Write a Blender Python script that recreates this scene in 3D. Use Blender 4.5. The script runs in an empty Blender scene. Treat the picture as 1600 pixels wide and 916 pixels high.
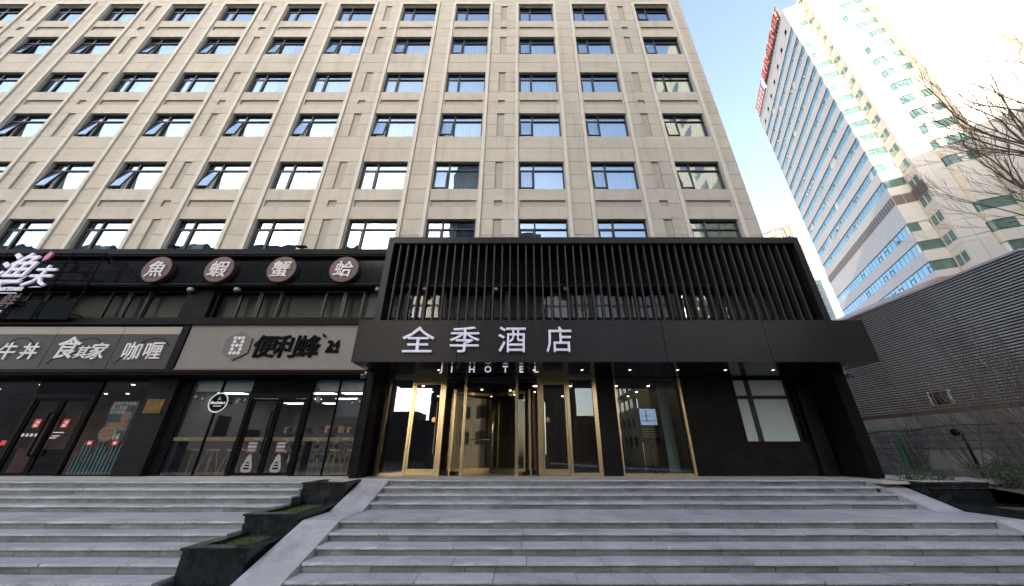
import bpy, math, random
from mathutils import Vector, Matrix
S = bpy.context.scene
COL = S.collection
PI = math.pi
R = math.radians
rng = random.Random(7)

# ------------------------------------------------------------------ camera, sky, sun, exposure
EYE = 0.695                       # eye above the landing (landing top is z = 0)
cd = bpy.data.cameras.new('camera')
cam = bpy.data.objects.new('camera', cd)
COL.objects.link(cam)
cam.location = (0, 0, EYE)
cam.rotation_euler = (R(90 + 24.9), 0, 0)
cd.sensor_width = 36.0
cd.lens = 532.0 * 36 / 1600
cd.shift_x = -12.0 / 1600
cd.clip_start = 0.05
cd.clip_end = 5000
S.camera = cam

SUN_EL, SUN_AZ = R(20), R(208)
w = bpy.data.worlds.new('World')
S.world = w
w.use_nodes = True
wn = w.node_tree.nodes
sky = wn.new('ShaderNodeTexSky')
sky.sky_type = 'NISHITA'
sky.sun_disc = False
sky.sun_elevation = SUN_EL
sky.sun_rotation = SUN_AZ
sky.air_density = 1.0
sky.dust_density = 2.8
sky.ozone_density = 1.6
hsv = wn.new('ShaderNodeHueSaturation')          # thin winter haze: a paler sky
hsv.inputs['Saturation'].default_value = 0.82
w.node_tree.links.new(sky.outputs[0], hsv.inputs['Color'])
w.node_tree.links.new(hsv.outputs[0], wn['Background'].inputs[0])
wn['Background'].inputs[1].default_value = 0.145
ld = bpy.data.lights.new('sun', 'SUN')
ld.energy = 4.2
ld.angle = R(0.5)
ld.color = (1.0, 0.91, 0.78)
sun = bpy.data.objects.new('sun', ld)
COL.objects.link(sun)
tos = Vector((math.sin(SUN_AZ) * math.cos(SUN_EL), math.cos(SUN_AZ) * math.cos(SUN_EL), math.sin(SUN_EL)))
sun.rotation_euler = (-tos).to_track_quat('-Z', 'Y').to_euler()
sun.location = (-10, -20, 60)
S.view_settings.view_transform = 'Standard'
S.view_settings.look = 'None'
S.view_settings.exposure = 2.22
S.view_settings.gamma = 1.0

# ------------------------------------------------------------------ materials
def nodes(name):
    m = bpy.data.materials.new(name)
    m.use_nodes = True
    return m, m.node_tree.nodes, m.node_tree.links

def mat(name, col, rough=0.6, metal=0.0, n=(0, 0), n2=None, bump=(0, 0), rnd=0.0, spec=0.5, emit=None, stretch=None, coat=0.0, stain=None):
    """principled; n=(scale, amount) multiplies the colour by noise, rnd varies it per object"""
    m, N, L = nodes(name)
    b = N['Principled BSDF']
    b.inputs['Base Color'].default_value = (*col, 1)
    b.inputs['Roughness'].default_value = rough
    b.inputs['Metallic'].default_value = metal
    b.inputs['Specular IOR Level'].default_value = spec
    b.inputs['Coat Weight'].default_value = coat
    if emit:
        b.inputs['Emission Color'].default_value = (*emit[0], 1)
        b.inputs['Emission Strength'].default_value = emit[1]
    geo = N.new('ShaderNodeNewGeometry')
    vec = geo.outputs['Position']
    if stretch:
        mp = N.new('ShaderNodeMapping')
        mp.inputs['Scale'].default_value = stretch
        L.new(vec, mp.inputs[0])
        vec = mp.outputs[0]
    fac = None
    def add(v):
        nonlocal fac
        if fac is None:
            fac = v
        else:
            mm = N.new('ShaderNodeMath'); mm.operation = 'MULTIPLY'
            L.new(fac, mm.inputs[0]); L.new(v, mm.inputs[1]); fac = mm.outputs[0]
    for k in (n, n2):
        if k and k[1] > 0:
            t = N.new('ShaderNodeTexNoise')
            t.inputs['Scale'].default_value = k[0]
            t.inputs['Detail'].default_value = 6
            t.inputs['Roughness'].default_value = 0.65
            L.new(vec, t.inputs['Vector'])
            r = N.new('ShaderNodeMapRange')
            r.inputs['From Min'].default_value = 0.28
            r.inputs['From Max'].default_value = 0.72
            r.inputs['To Min'].default_value = 1 - k[1]
            r.inputs['To Max'].default_value = 1 + k[1]
            L.new(t.outputs['Fac'], r.inputs['Value'])
            add(r.outputs[0])
    if stain:                        # (scale, amount, stretch): patchy dirt or runs
        mp2 = N.new('ShaderNodeMapping'); mp2.inputs['Scale'].default_value = stain[2]
        L.new(geo.outputs['Position'], mp2.inputs[0])
        t = N.new('ShaderNodeTexNoise'); t.inputs['Scale'].default_value = stain[0]
        t.inputs['Detail'].default_value = 8; t.inputs['Roughness'].default_value = .7
        L.new(mp2.outputs[0], t.inputs['Vector'])
        r = N.new('ShaderNodeMapRange')
        r.inputs['From Min'].default_value = 0.50; r.inputs['From Max'].default_value = 0.68
        r.inputs['To Min'].default_value = 1; r.inputs['To Max'].default_value = 1 - stain[1]
        L.new(t.outputs['Fac'], r.inputs['Value'])
        add(r.outputs[0])
    if rnd > 0:
        oi = N.new('ShaderNodeObjectInfo')
        r = N.new('ShaderNodeMapRange')
        r.inputs['To Min'].default_value = 1 - rnd
        r.inputs['To Max'].default_value = 1 + rnd
        L.new(oi.outputs['Random'], r.inputs['Value'])
        add(r.outputs[0])
    if fac is not None:
        vm = N.new('ShaderNodeVectorMath'); vm.operation = 'SCALE'
        vm.inputs[0].default_value = col
        L.new(fac, vm.inputs['Scale'])
        L.new(vm.outputs[0], b.inputs['Base Color'])
    if bump[1] > 0:
        t = N.new('ShaderNodeTexNoise')
        t.inputs['Scale'].default_value = bump[0]
        t.inputs['Detail'].default_value = 5
        L.new(vec, t.inputs['Vector'])
        bp = N.new('ShaderNodeBump')
        bp.inputs['Strength'].default_value = bump[1]
        bp.inputs['Distance'].default_value = 0.02
        L.new(t.outputs['Fac'], bp.inputs['Height'])
        L.new(bp.outputs[0], b.inputs['Normal'])
    return m

def glass(name, tint, f0, f1, warp=(0, 0), rough=0.0, refl=(1, 1, 1)):
    """thin pane: tinted see-through mixed with a mirror by viewing angle"""
    m, N, L = nodes(name)
    N.remove(N['Principled BSDF'])
    out = N['Material Output']
    tr = N.new('ShaderNodeBsdfTransparent'); tr.inputs[0].default_value = (*tint, 1)
    gl = N.new('ShaderNodeBsdfGlossy'); gl.inputs['Roughness'].default_value = rough
    gl.inputs['Color'].default_value = (*refl, 1)
    lw = N.new('ShaderNodeFresnel'); lw.inputs[0].default_value = 1.5
    r = N.new('ShaderNodeMapRange')
    r.inputs['From Min'].default_value = 0.04; r.inputs['From Max'].default_value = 0.6
    r.inputs['To Min'].default_value = f0; r.inputs['To Max'].default_value = f1
    L.new(lw.outputs[0], r.inputs['Value'])
    mx = N.new('ShaderNodeMixShader')
    L.new(r.outputs[0], mx.inputs[0]); L.new(tr.outputs[0], mx.inputs[1]); L.new(gl.outputs[0], mx.inputs[2])
    L.new(mx.outputs[0], out.inputs[0])
    if warp[1] > 0:
        geo = N.new('ShaderNodeNewGeometry')
        t = N.new('ShaderNodeTexNoise'); t.inputs['Scale'].default_value = warp[0]; t.inputs['Detail'].default_value = 1.5
        L.new(geo.outputs['Position'], t.inputs['Vector'])
        bp = N.new('ShaderNodeBump'); bp.inputs['Strength'].default_value = warp[1]; bp.inputs['Distance'].default_value = 0.05
        L.new(t.outputs['Fac'], bp.inputs['Height'])
        L.new(bp.outputs[0], gl.inputs['Normal'])
    return m

M = {}
M['stone'] = mat('facade_stone', (.43, .395, .335), .85, n=(.6, .07), n2=(9, .11), bump=(90, .35), rnd=.05, stretch=(1, 1, 3.0), stain=(1.6, .16, (1.6, 1.6, .14)))
M['rib'] = mat('rib_render', (.52, .49, .43), .85, n=(3, .08), bump=(120, .15))
M['core'] = mat('facade_backing', (.34, .32, .285), .9, n=(6, .1), bump=(60, .2))
M['winframe'] = mat('window_frame_bronze', (.016, .0155, .020), .45, spec=.3)
M['winglass'] = glass('window_glass', (.70, .80, .84), .44, .95, warp=(1.1, .10), refl=(.47, .59, .72))
M['curtain'] = mat('sheer_curtain', (.72, .74, .72), .95, n=(9, .05))
M['room'] = mat('dark_room', (.075, .07, .062), .9)
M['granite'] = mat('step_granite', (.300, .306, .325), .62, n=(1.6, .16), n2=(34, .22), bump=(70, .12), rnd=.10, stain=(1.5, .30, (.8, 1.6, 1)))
M['riser'] = mat('riser_granite_shaded', (.14, .152, .160), .6, n=(3.0, .34), n2=(40, .26), bump=(60, .15), rnd=.17, stain=(2.2, .40, (1, 1, 1.5)))  # tread granite made darker: shade on the upright faces put into its colour
M['ramp'] = mat('ramp_granite', (.30, .295, .31), .6, n=(2.6, .18), n2=(50, .14), bump=(50, .1), rnd=.06, stain=(1.6, .28, (1, 1, 1)))
M['landing'] = mat('landing_stone', (.38, .345, .31), .6, n=(3, .1), n2=(40, .1), stain=(1.2, .25, (1, 1, 1)))
M['concrete'] = mat('stair_concrete', (.04, .04, .04), .9, n=(8, .2))
M['asphalt'] = mat('street_asphalt', (.055, .055, .058), .9, n=(.4, .2), n2=(40, .2), bump=(60, .3))
M['metal'] = mat('black_anodised_metal', (.0105, .0105, .0125), .38, metal=.0, n=(1.5, .15), spec=.15, bump=(4, .02), stretch=(4, 4, .5), stain=(1.3, -.35, (2.5, 1, .12)))
M['metal2'] = mat('grey_black_metal', (.0068, .0068, .0078), .45, metal=.0, n=(2, .1), spec=.06)
M['fin'] = mat('louver_metal', (.026, .025, .025), .5, metal=.0, n=(3, .1), spec=.2)
M['soffit'] = mat('gloss_soffit', (.008, .008, .009), .16, spec=.5)
M['black'] = mat('matte_black', (.003, .003, .0033), .7, spec=.06)
M['bandpanel'] = mat('sign_band_panel', (.0035, .0038, .0046), .10, spec=.4, n=(1.2, .3), rnd=.35)
M['darkstone'] = mat('dark_granite_cladding', (.0075, .0070, .0067), .42, n=(1.6, .5), n2=(22, .8), bump=(30, .1), rnd=.25, spec=.09)
M['pillarstone'] = mat('flamed_dark_granite', (.011, .0107, .0115), .7, spec=.08, n=(1.8, .3), n2=(24, .6), bump=(40, .3), rnd=.1)
M['marble'] = mat('black_marble', (.009, .011, .012), .2, n=(3, .5), n2=(9, .6), spec=.35, bump=(12, .03), stain=(2.2, -1.2, (1, 1, .5)))
M['brass'] = mat('brushed_brass', (.47, .365, .215), .27, metal=1.0, n=(2, .12), stretch=(8, 8, .4))
M['steel'] = mat('brushed_steel', (.55, .53, .50), .25, metal=1.0)
M['lobbyglass'] = glass('lobby_glass', (.62, .66, .64), .17, .85, warp=(.9, .014), refl=(.42, .50, .55))
M['drumglass'] = glass('revolving_glass', (.62, .70, .66), .06, .7)
M['shopglass'] = glass('shop_glass', (.74, .76, .76), .085, .8, warp=(.8, .01))
M['upglass'] = glass('upper_shop_glass', (.45, .46, .46), .02, .25, warp=(2.5, .06))
M['frost'] = mat('frosted_pane', (.42, .50, .49), .35, n=(1.1, .10), spec=.6)
M['white'] = mat('white_paint', (.78, .78, .80), .5)
M['letter'] = mat('sign_letter_lit', (.47, .47, .54), .45, emit=((.78, .76, 1.0), .04))
M['letterlit'] = mat('small_letter_lit', (.7, .7, .78), .45, emit=((.80, .78, 1.0), .11))
M['led'] = mat('ceiling_led', (.9, .9, .9), .5, emit=((1, .98, .95), 1.1))
M['spot'] = mat('downlight_lamp', (.9, .8, .7), .5, emit=((1, .80, .58), .7))
M['signgrey'] = mat('warm_grey_sign_face', (.165, .152, .142), .45, spec=.2, n=(.7, .06), stain=(.8, .10, (1, 1, .2)))
M['signlip'] = mat('sign_lip_copper', (.15, .085, .065), .4, n=(1, .2))
M['signdark'] = mat('brown_grey_sign_face', (.050, .045, .045), .3, spec=.35, n=(.8, .15))
M['signstrip'] = mat('pale_sign_strip', (.24, .215, .19), .45)
M['signtext'] = mat('pale_sign_lettering', (.50, .49, .485), .5)
M['inkblack'] = mat('black_lettering', (.004, .004, .004), .6, spec=.03)
M['hexgrey'] = mat('hexagon_grey', (.075, .073, .075), .5)
M['disc'] = mat('maroon_disc', (.075, .034, .035), .6, n=(14, .18))
M['discrim'] = mat('disc_rim', (.035, .022, .022), .5)
M['red'] = mat('red_print', (.45, .045, .035), .5)
M['pink'] = mat('magenta_petal', (.42, .10, .22), .5)
M['teal'] = mat('teal_slat', (.10, .20, .215), .5, n=(5, .1))
M['wood'] = mat('pale_wood', (.55, .40, .24), .5, n=(3, .12), stretch=(1, 6, 6))
M['woodred'] = mat('dark_red_wood', (.11, .045, .028), .4, n=(3, .3), stretch=(6, 6, .6))
M['brownroom'] = mat('brown_interior', (.15, .085, .058), .7, n=(2, .4))
M['greyroom'] = mat('grey_interior_wall', (.22, .21, .20), .9, n=(1, .05))
M['floorroom'] = mat('interior_floor', (.12, .115, .11), .4, n=(2, .1))
M['seat'] = mat('stool_seat_white', (.75, .76, .78), .4)
M['stripdecal'] = mat('beige_glass_strip', (.32, .24, .155), .6)
M['poster'] = mat('poster_print', (.075, .095, .115), .4, n=(3, .2))
M['shopred'] = mat('goods_red', (.10, .03, .028), .6)
M['shopgrey'] = mat('goods_grey', (.12, .12, .125), .6)
M['skyglint'] = mat('sky_reflection_pale', (.42, .47, .54), .6)  # bluish white of reflected sky, painted
M['posterbowl'] = mat('poster_food', (.34, .21, .13), .5, n=(22, .5))
M['spotin'] = mat('lobby_downlight_lamp', (.9, .8, .7), .5, emit=((1, .78, .52), 4.0))
M['screen'] = mat('screen_lit', (.02, .03, .05), .2, emit=((.22, .30, .50), .35))
M['greens'] = [mat('tag_' + c, col, .6) for c, col in (('dark', (.03, .05, .05)), ('maroon', (.13, .035, .035)), ('mint', (.16, .28, .26)))]
M['plaque'] = mat('gold_plaque_metal', (.42, .27, .11), .28, metal=1, n=(6, .35))
M['cladding'] = mat('grey_ribbed_cladding', (.215, .212, .218), .42, metal=.0, n=(1.2, .08), rnd=.06, spec=.5, stain=(.9, .35, (1, 1, .5)))
M['flash'] = mat('roof_flashing', (.42, .43, .47), .35, metal=.4)
M['block'] = mat('concrete_block', (.19, .195, .205), .9, n=(3, .15), n2=(30, .2), bump=(40, .4), rnd=.12, stain=(1.1, .4, (1, 1, .6)))
M['render'] = mat('old_render', (.27, .26, .25), .9, n=(2, .2), bump=(12, .2), stain=(1.5, .4, (1, 1, .4)))
M['rust'] = mat('rusty_brown_trim', (.085, .040, .028), .8, n=(5, .4), bump=(20, .3))
M['copper'] = mat('brown_copper_cladding', (.24, .135, .105), .45, n=(2, .2), metal=.2)
M['bark'] = mat('bare_bark', (.11, .085, .06), .9, n=(6, .3))
M['twig'] = mat('dry_twig', (.10, .078, .06), .9, n=(4, .3))
M['vine'] = mat('vine_stem', (.22, .175, .13), .9, n=(4, .3))
M['leaf'] = mat('shrub_leaf', (.030, .050, .018), .6, n=(8, .5))
M['soil'] = mat('planter_soil', (.06, .05, .04), .95, n=(6, .3), bump=(20, .4))
M['grass'] = mat('planter_grass', (.060, .092, .026), .8, n=(20, .35))
M['green'] = mat('green_tarp', (.010, .085, .055), .5)
M['camwhite'] = mat('camera_white', (.26, .26, .27), .4)
# skyscraper
M['twallbounce'] = mat('tower_tile_warm_bounce', (.55, .46, .36), .6, n=(.25, .06), rnd=.03)  # tower tile tinted peach: warm bounce on the return faces painted in
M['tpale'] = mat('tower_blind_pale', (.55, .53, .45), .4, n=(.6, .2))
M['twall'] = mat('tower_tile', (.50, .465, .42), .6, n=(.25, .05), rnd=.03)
M['twallshade'] = mat('tower_tile_shaded', (.43, .385, .355), .6, n=(.3, .05), rnd=.03)  # darker copy of the tower tile, shade on the sunless faces painted in
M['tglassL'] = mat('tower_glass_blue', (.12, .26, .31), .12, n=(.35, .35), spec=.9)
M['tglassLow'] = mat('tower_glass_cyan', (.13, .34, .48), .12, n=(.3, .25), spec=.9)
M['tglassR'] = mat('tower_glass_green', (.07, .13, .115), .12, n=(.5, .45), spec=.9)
M['tmull'] = mat('tower_mullion', (.10, .14, .14), .5)
M['tlouver'] = mat('tower_louver_brown', (.13, .095, .080), .7)
M['signred'] = mat('rooftop_red', (.48, .12, .08), .5)
M['rooflattice'] = mat('roof_lattice_rust', (.075, .052, .038), .8, n=(.5, .3))
M['fartower'] = mat('far_tower_wall', (.085, .075, .062), .7)
M['farglass'] = mat('far_glass', (.035, .085, .17), .3, n=(.12, .5), spec=.3)
M['farboard'] = mat('far_sign_board', (.24, .22, .20), .7)
M['fargrid'] = mat('far_mullion', (.16, .18, .20), .6)
M['farred'] = mat('far_red_mark', (.20, .045, .02), .6)
# buildings across the street (seen in the glass)
M['oppdark'] = mat('opposite_dark_wall', (.12, .115, .11), .8, n=(.1, .2))
M['oppgold'] = mat('opposite_gold_wall', (.52, .42, .26), .8, n=(.1, .1))
M['oppwin'] = mat('opposite_window', (.035, .045, .05), .2)

# ------------------------------------------------------------------ mesh builder
class MB:
    def __init__(s):
        s.v = []; s.f = []; s.m = []; s.c = 0
    def mi(s, i):
        s.c = i; return s
    def face(s, idx):
        s.f.append(idx); s.m.append(s.c)
    def poly(s, pts):
        b = len(s.v); s.v += [tuple(p) for p in pts]; s.face(list(range(b, b + len(pts)))); return s
    def box(s, x0, x1, y0, y1, z0, z1):
        b = len(s.v)
        s.v += [(x0, y0, z0), (x1, y0, z0), (x1, y1, z0), (x0, y1, z0), (x0, y0, z1), (x1, y0, z1), (x1, y1, z1), (x0, y1, z1)]
        for q in ((3, 2, 1, 0), (4, 5, 6, 7), (0, 1, 5, 4), (1, 2, 6, 5), (2, 3, 7, 6), (3, 0, 4, 7)):
            s.face([b + i for i in q])
        return s
    def extrude(s, pts, vec):
        """closed prism from a planar polygon (counter-clockwise seen against vec)"""
        n = len(pts); b = len(s.v); vx = Vector(vec)
        s.v += [tuple(p) for p in pts] + [tuple(Vector(p) + vx) for p in pts]
        s.face(list(range(b, b + n)))
        s.face([b + n + i for i in range(n)][::-1])
        for i in range(n):
            j = (i + 1) % n
            s.face([b + i, b + n + i, b + n + j, b + j])
        return s
    def xz(s, pts, y0, y1):
        return s.extrude([(x, y0, z) for x, z in pts], (0, y1 - y0, 0))
    def yz(s, pts, x0, x1):
        return s.extrude([(x0, y, z) for y, z in pts], (x1 - x0, 0, 0))
    def obox(s, c, u, v, wv):
        """box from centre c and three half-vectors"""
        c, u, v, wv = map(Vector, (c, u, v, wv)); b = len(s.v)
        for k in ((-1, -1, -1), (1, -1, -1), (1, 1, -1), (-1, 1, -1), (-1, -1, 1), (1, -1, 1), (1, 1, 1), (-1, 1, 1)):
            s.v.append(tuple(c + u * k[0] + v * k[1] + wv * k[2]))
        for q in ((3, 2, 1, 0), (4, 5, 6, 7), (0, 1, 5, 4), (1, 2, 6, 5), (2, 3, 7, 6), (3, 0, 4, 7)):
            s.face([b + i for i in q])
        return s
    def tube(s, pts, r, n=6):
        pts = [Vector(p) for p in pts]
        rs = r if isinstance(r, (list, tuple)) else [r] * len(pts)
        b = len(s.v)
        for i, p in enumerate(pts):
            d = (pts[min(i + 1, len(pts) - 1)] - pts[max(i - 1, 0)])
            if d.length < 1e-9: d = Vector((0, 0, 1))
            d.normalize()
            a = d.cross(Vector((0.31, 0.17, 0.93)))
            if a.length < 1e-3: a = d.cross(Vector((1, 0, 0)))
            a.normalize(); c = d.cross(a)
            for k in range(n):
                t = 2 * PI * k / n
                s.v.append(tuple(p + (a * math.cos(t) + c * math.sin(t)) * rs[i]))
        for i in range(len(pts) - 1):
            for k in range(n):
                k2 = (k + 1) % n
                s.face([b + i * n + k, b + i * n + k2, b + (i + 1) * n + k2, b + (i + 1) * n + k])
        s.face([b + k for k in range(n)][::-1])
        e = b + (len(pts) - 1) * n
        s.face([e + k for k in range(n)])
        return s
    def lathe(s, prof, c=(0, 0, 0), n=20, axis='z'):
        b = len(s.v); c = Vector(c)
        for r, h in prof:
            for k in range(n):
                t = 2 * PI * k / n
                if axis == 'z': p = Vector((r * math.cos(t), r * math.sin(t), h))
                else: p = Vector((r * math.cos(t), h, -r * math.sin(t)))
                s.v.append(tuple(c + p))
        for i in range(len(prof) - 1):
            for k in range(n):
                k2 = (k + 1) % n
                s.face([b + i * n + k, b + i * n + k2, b + (i + 1) * n + k2, b + (i + 1) * n + k])
        s.face([b + k for k in range(n)][::-1])
        e = b + (len(prof) - 1) * n
        s.face([e + k for k in range(n)])
        return s
    def mesh(s, name, mats):
        me = bpy.data.meshes.new(name)
        me.from_pydata(s.v, [], s.f)
        if not isinstance(mats, (list, tuple)): mats = [mats]
        for m in mats: me.materials.append(m)
        for p, i in zip(me.polygons, s.m): p.material_index = i
        me.update()
        return me

WP = {}                                   # world position of each object's origin
def link(name, data, parent=None, loc=(0, 0, 0), rot=None):
    o = bpy.data.objects.new(name, data)
    COL.objects.link(o)
    loc = Vector(loc)
    if parent is not None:
        o.parent = parent
        o.location = loc - WP[parent.name]
    else:
        o.location = loc
    WP[o.name] = loc
    if rot: o.rotation_euler = rot
    return o
def part(name, mb, mats, parent, loc=(0, 0, 0), rot=None, label=None, kind=None, smooth=False):
    me = mb.mesh(name, mats) if isinstance(mb, MB) else mb
    if smooth:
        for p in me.polygons: p.use_smooth = True
    o = link(name, me, parent, loc, rot)
    if label: o['label'] = label
    if kind: o['kind'] = kind
    return o
def tag(o, label, cat, group=None):
    o['label'] = label; o['category'] = cat
    if group: o['group'] = group
    return o
def thing(name, label, cat, loc=(0, 0, 0), group=None):
    return tag(link(name, None, None, loc), label, cat, group)
def solid(name, mb, mats, label, cat, group=None, loc=(0, 0, 0), smooth=False):
    return tag(part(name, mb, mats, None, loc, smooth=smooth), label, cat, group)
def struct(name, mb, mats):
    o = part(name, mb, mats, None); o['kind'] = 'structure'; return o
def dup(root, loc, rz=0, label=None):
    r = root.copy(); COL.objects.link(r); r.location = loc; r.rotation_euler = (0, 0, rz)
    if label: r['label'] = label
    for ch in list(root.children):
        c = ch.copy(); COL.objects.link(c); c.parent = r
        for g in list(ch.children):
            d = g.copy(); COL.objects.link(d); d.parent = c
    return r

def text_mb(body, size, ext, bold=0.0, shear=0.0, sx=1.0, mats=None, name='lettering', spacing=1.0):
    """lettering standing in the XZ plane, facing -Y, centred on its origin; bold thickens the strokes"""
    cu = bpy.data.curves.new('t', 'FONT')
    cu.body = body; cu.size = size; cu.extrude = ext; cu.shear = shear
    cu.space_character = spacing
    cu.resolution_u = 2
    o = bpy.data.objects.new('t', cu)
    COL.objects.link(o)
    dg = bpy.context.evaluated_depsgraph_get()
    me = bpy.data.meshes.new_from_object(o.evaluated_get(dg))
    bpy.data.objects.remove(o)
    xs = [v.co.x for v in me.vertices]; ys = [v.co.y for v in me.vertices]
    cx, cy = (min(xs) + max(xs)) / 2, (min(ys) + max(ys)) / 2
    vs = [((v.co.x - cx) * sx, -v.co.z, v.co.y - cy) for v in me.vertices]
    fs = [list(p.vertices) for p in me.polygons]
    bpy.data.meshes.remove(me)
    mb = MB()
    offs = [(0, 0)] if bold <= 0 else [(bold * math.cos(k * PI / 3), bold * math.sin(k * PI / 3)) for k in range(6)] + [(0, 0)]
    for k, (dx, dz) in enumerate(offs):
        b = len(mb.v)
        mb.v += [(x + dx, y - .0006 * k, z + dz) for x, y, z in vs]
        for f in fs: mb.face([b + i for i in f])
    return mb.mesh(name, mats)

# ------------------------------------------------------------------ ground
struct('street_ground', MB().poly([(-900, -900, -1.62), (900, -900, -1.62), (900, 900, -1.62), (-900, 900, -1.62)]), M['asphalt'])

# ------------------------------------------------------------------ the hotel tower
TY = 12.0
PIT = 3.335
HEADS = [9.79 + PIT * k for k in range(6)]
WH = 1.66
CA = [1.02 + 7.35 * k for k in range(-5, 2)]
CB = [4.40 + 7.35 * k for k in range(-5, 1)]
COLS = sorted(CA + CB)
OW = 1.05                        # half opening
TOPZ = 30.0
XL, XR = -38.0, 10.27
tower = thing('hotel_tower', 'tall beige stone office-style block with a grid of dark framed windows above the black entrance', 'building', (-13.0, TY, 0))
core = MB()
CY0, CY1 = TY + 0.075, TY + 0.30
edges = [XL] + [x for c in COLS for x in (c - OW, c + OW)] + [XR]
for i in range(0, len(edges), 2):                      # piers
    core.box(edges[i], edges[i + 1], CY0, CY1, 5.0, TOPZ)
for c in COLS:
    zs = [5.0] + [z for H in HEADS for z in (H - WH, H)] + [TOPZ]
    for i in range(0, len(zs), 2):
        core.box(c - OW, c + OW, CY0 + .002, CY1 - .002, zs[i], zs[i + 1])
    for s in (-1, 1):                                  # jamb strips between rib and opening
        xa, xb = sorted((c + s * OW, c + s * 1.10))
        core.box(xa, xb, TY + .012, CY0 + .001, 7.9, HEADS[-1])
core.box(XR - .3, XR - .004, CY1, TY + 16, 5.0, TOPZ)      # east flank
core.box(XL, XL + .3, CY1, TY + 16, 5.0, TOPZ)
core.box(XL, XR - .006, TY + 15.7, TY + 16.002, 5.0, TOPZ)
core.box(XL + .31, XR - .31, CY1 + .002, TY + 15.69, TOPZ - .3, TOPZ - .002)
part('wall_core', core, M['core'], tower)
room = MB()
for k, H in enumerate(HEADS):                          # dark rooms behind the glass
    room.box(XL + .32, XR - .32, TY + 2.2, TY + 2.3, H - 2.4, H + .55)
    room.box(XL + .32, XR - .32, CY1 + .01, TY + 2.19, H - 2.5, H - 2.42)
part('room_wall', room, M['room'], tower)
# ribs
ribz0, ribz1 = 7.75, HEADS[-1] + .10
me_rib = MB().box(-.08, .08, TY - .075, CY0 - .001, ribz0, ribz1)
me_rib = me_rib.mesh('rib', M['rib'])
for c in COLS:
    for s in (-1, 1):
        part('rib', me_rib, None, tower, (c + s * 1.18, 0, 0))
me_lin = MB().box(-1.26, 1.26, TY - .075, CY0 - .001, 0, .22).mesh('lintel', M['rib'])
for c in COLS:
    part('lintel', me_lin, None, tower, (c, 0, ribz1 + .003))
# stone panels
G = 0.011
panels = []                                            # (distance, key, polygon, loc)
def pan(pts, x, z):
    d = math.sqrt(x * x + (TY) ** 2 + (z - EYE) ** 2)
    panels.append((d, tuple((round(a, 3), round(b, 3)) for a, b in pts), (x, 0, z)))
def rect(x0, x1, z0, z1):
    cx, cz = (x0 + x1) / 2, (z0 + z1) / 2
    hw, hh = (x1 - x0) / 2 - G, (z1 - z0) / 2 - G
    pan([(-hw, -hh), (hw, -hh), (hw, hh), (-hw, hh)], cx, cz)
def notch(x0, x1, z0, z1, nw, nh, top):
    """panel with a shallow slot cut from its top or bottom edge"""
    cx, cz = (x0 + x1) / 2, (z0 + z1) / 2
    hw, hh = (x1 - x0) / 2 - G, (z1 - z0) / 2 - G
    a = nw / 2
    if top:
        pan([(-hw, -hh), (hw, -hh), (hw, hh), (a, hh), (a, hh - nh), (-a, hh - nh), (-a, hh), (-hw, hh)], cx, cz)
    else:
        pan([(-hw, -hh), (-a, -hh), (-a, -hh + nh), (a, -hh + nh), (a, -hh), (hw, -hh), (hw, hh), (-hw, hh)], cx, cz)
piers = []
for i in range(len(COLS) - 1):
    piers.append((COLS[i] + 1.26, COLS[i + 1] - 1.26))
piers.append((COLS[-1] + 1.26, XR))
for k, H in enumerate(HEADS):
    slot = (k % 2 == 1)
    zr = [H, H - .82, H - WH, H - 2.47, H - PIT]
    if k == 0: zr = zr[:3] + [H - 2.0]
    for (x0, x1) in piers:
        wide = (x1 - x0) > 1.2
        for r in range(len(zr) - 1):
            z1, z0 = zr[r], zr[r + 1]
            if wide and r < 2:
                m = (x0 + x1) / 2
                rect(x0, m - .185 + G, z0, z1); rect(m + .185 - G, x1, z0, z1)
            elif wide and slot and r == 2: notch(x0, x1, z0, z1, .37, .15, False)
            elif wide and slot and r == 3: notch(x0, x1, z0, z1, .37, .18, True)
            else: rect(x0, x1, z0, z1)
    if k == 0: continue
    for c in COLS:
        x0, x1 = c - 1.10, c + 1.10
        if slot:
            rect(x0, x1, H - 2.31, H - WH)
            notch(x0, x1, H - PIT, H - 2.31, 2.0, .35, True)
        else:
            rect(x0, x1, H - 2.47, H - WH); rect(x0, x1, H - PIT, H - 2.47)
Ht = HEADS[-1]
for (x0, x1) in piers:
    rect(x0, x1, Ht, Ht + .42)
for (x0, x1) in [(XL, COLS[0])] + list(zip(COLS[:-1], COLS[1:])) + [(COLS[-1], XR)]:
    rect(x0, x1, Ht + .42, Ht + 1.5); rect(x0, x1, Ht + 1.5, TOPZ)
panels.sort(key=lambda t: t[0])
cache = {}
rest = MB()
for i, (d, pts, loc) in enumerate(panels):
    if i < 300:
        if pts not in cache:
            cache[pts] = MB().xz(pts, TY, CY0 - .001).mesh('stone_panel', M['stone'])
        part('stone_panel', cache[pts], None, tower, loc)
    else:
        rest.xz([(x + loc[0], z + loc[2]) for x, z in pts], TY, CY0 - .001)
part('stone_panel', rest, M['stone'], tower, kind='stuff')

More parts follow.
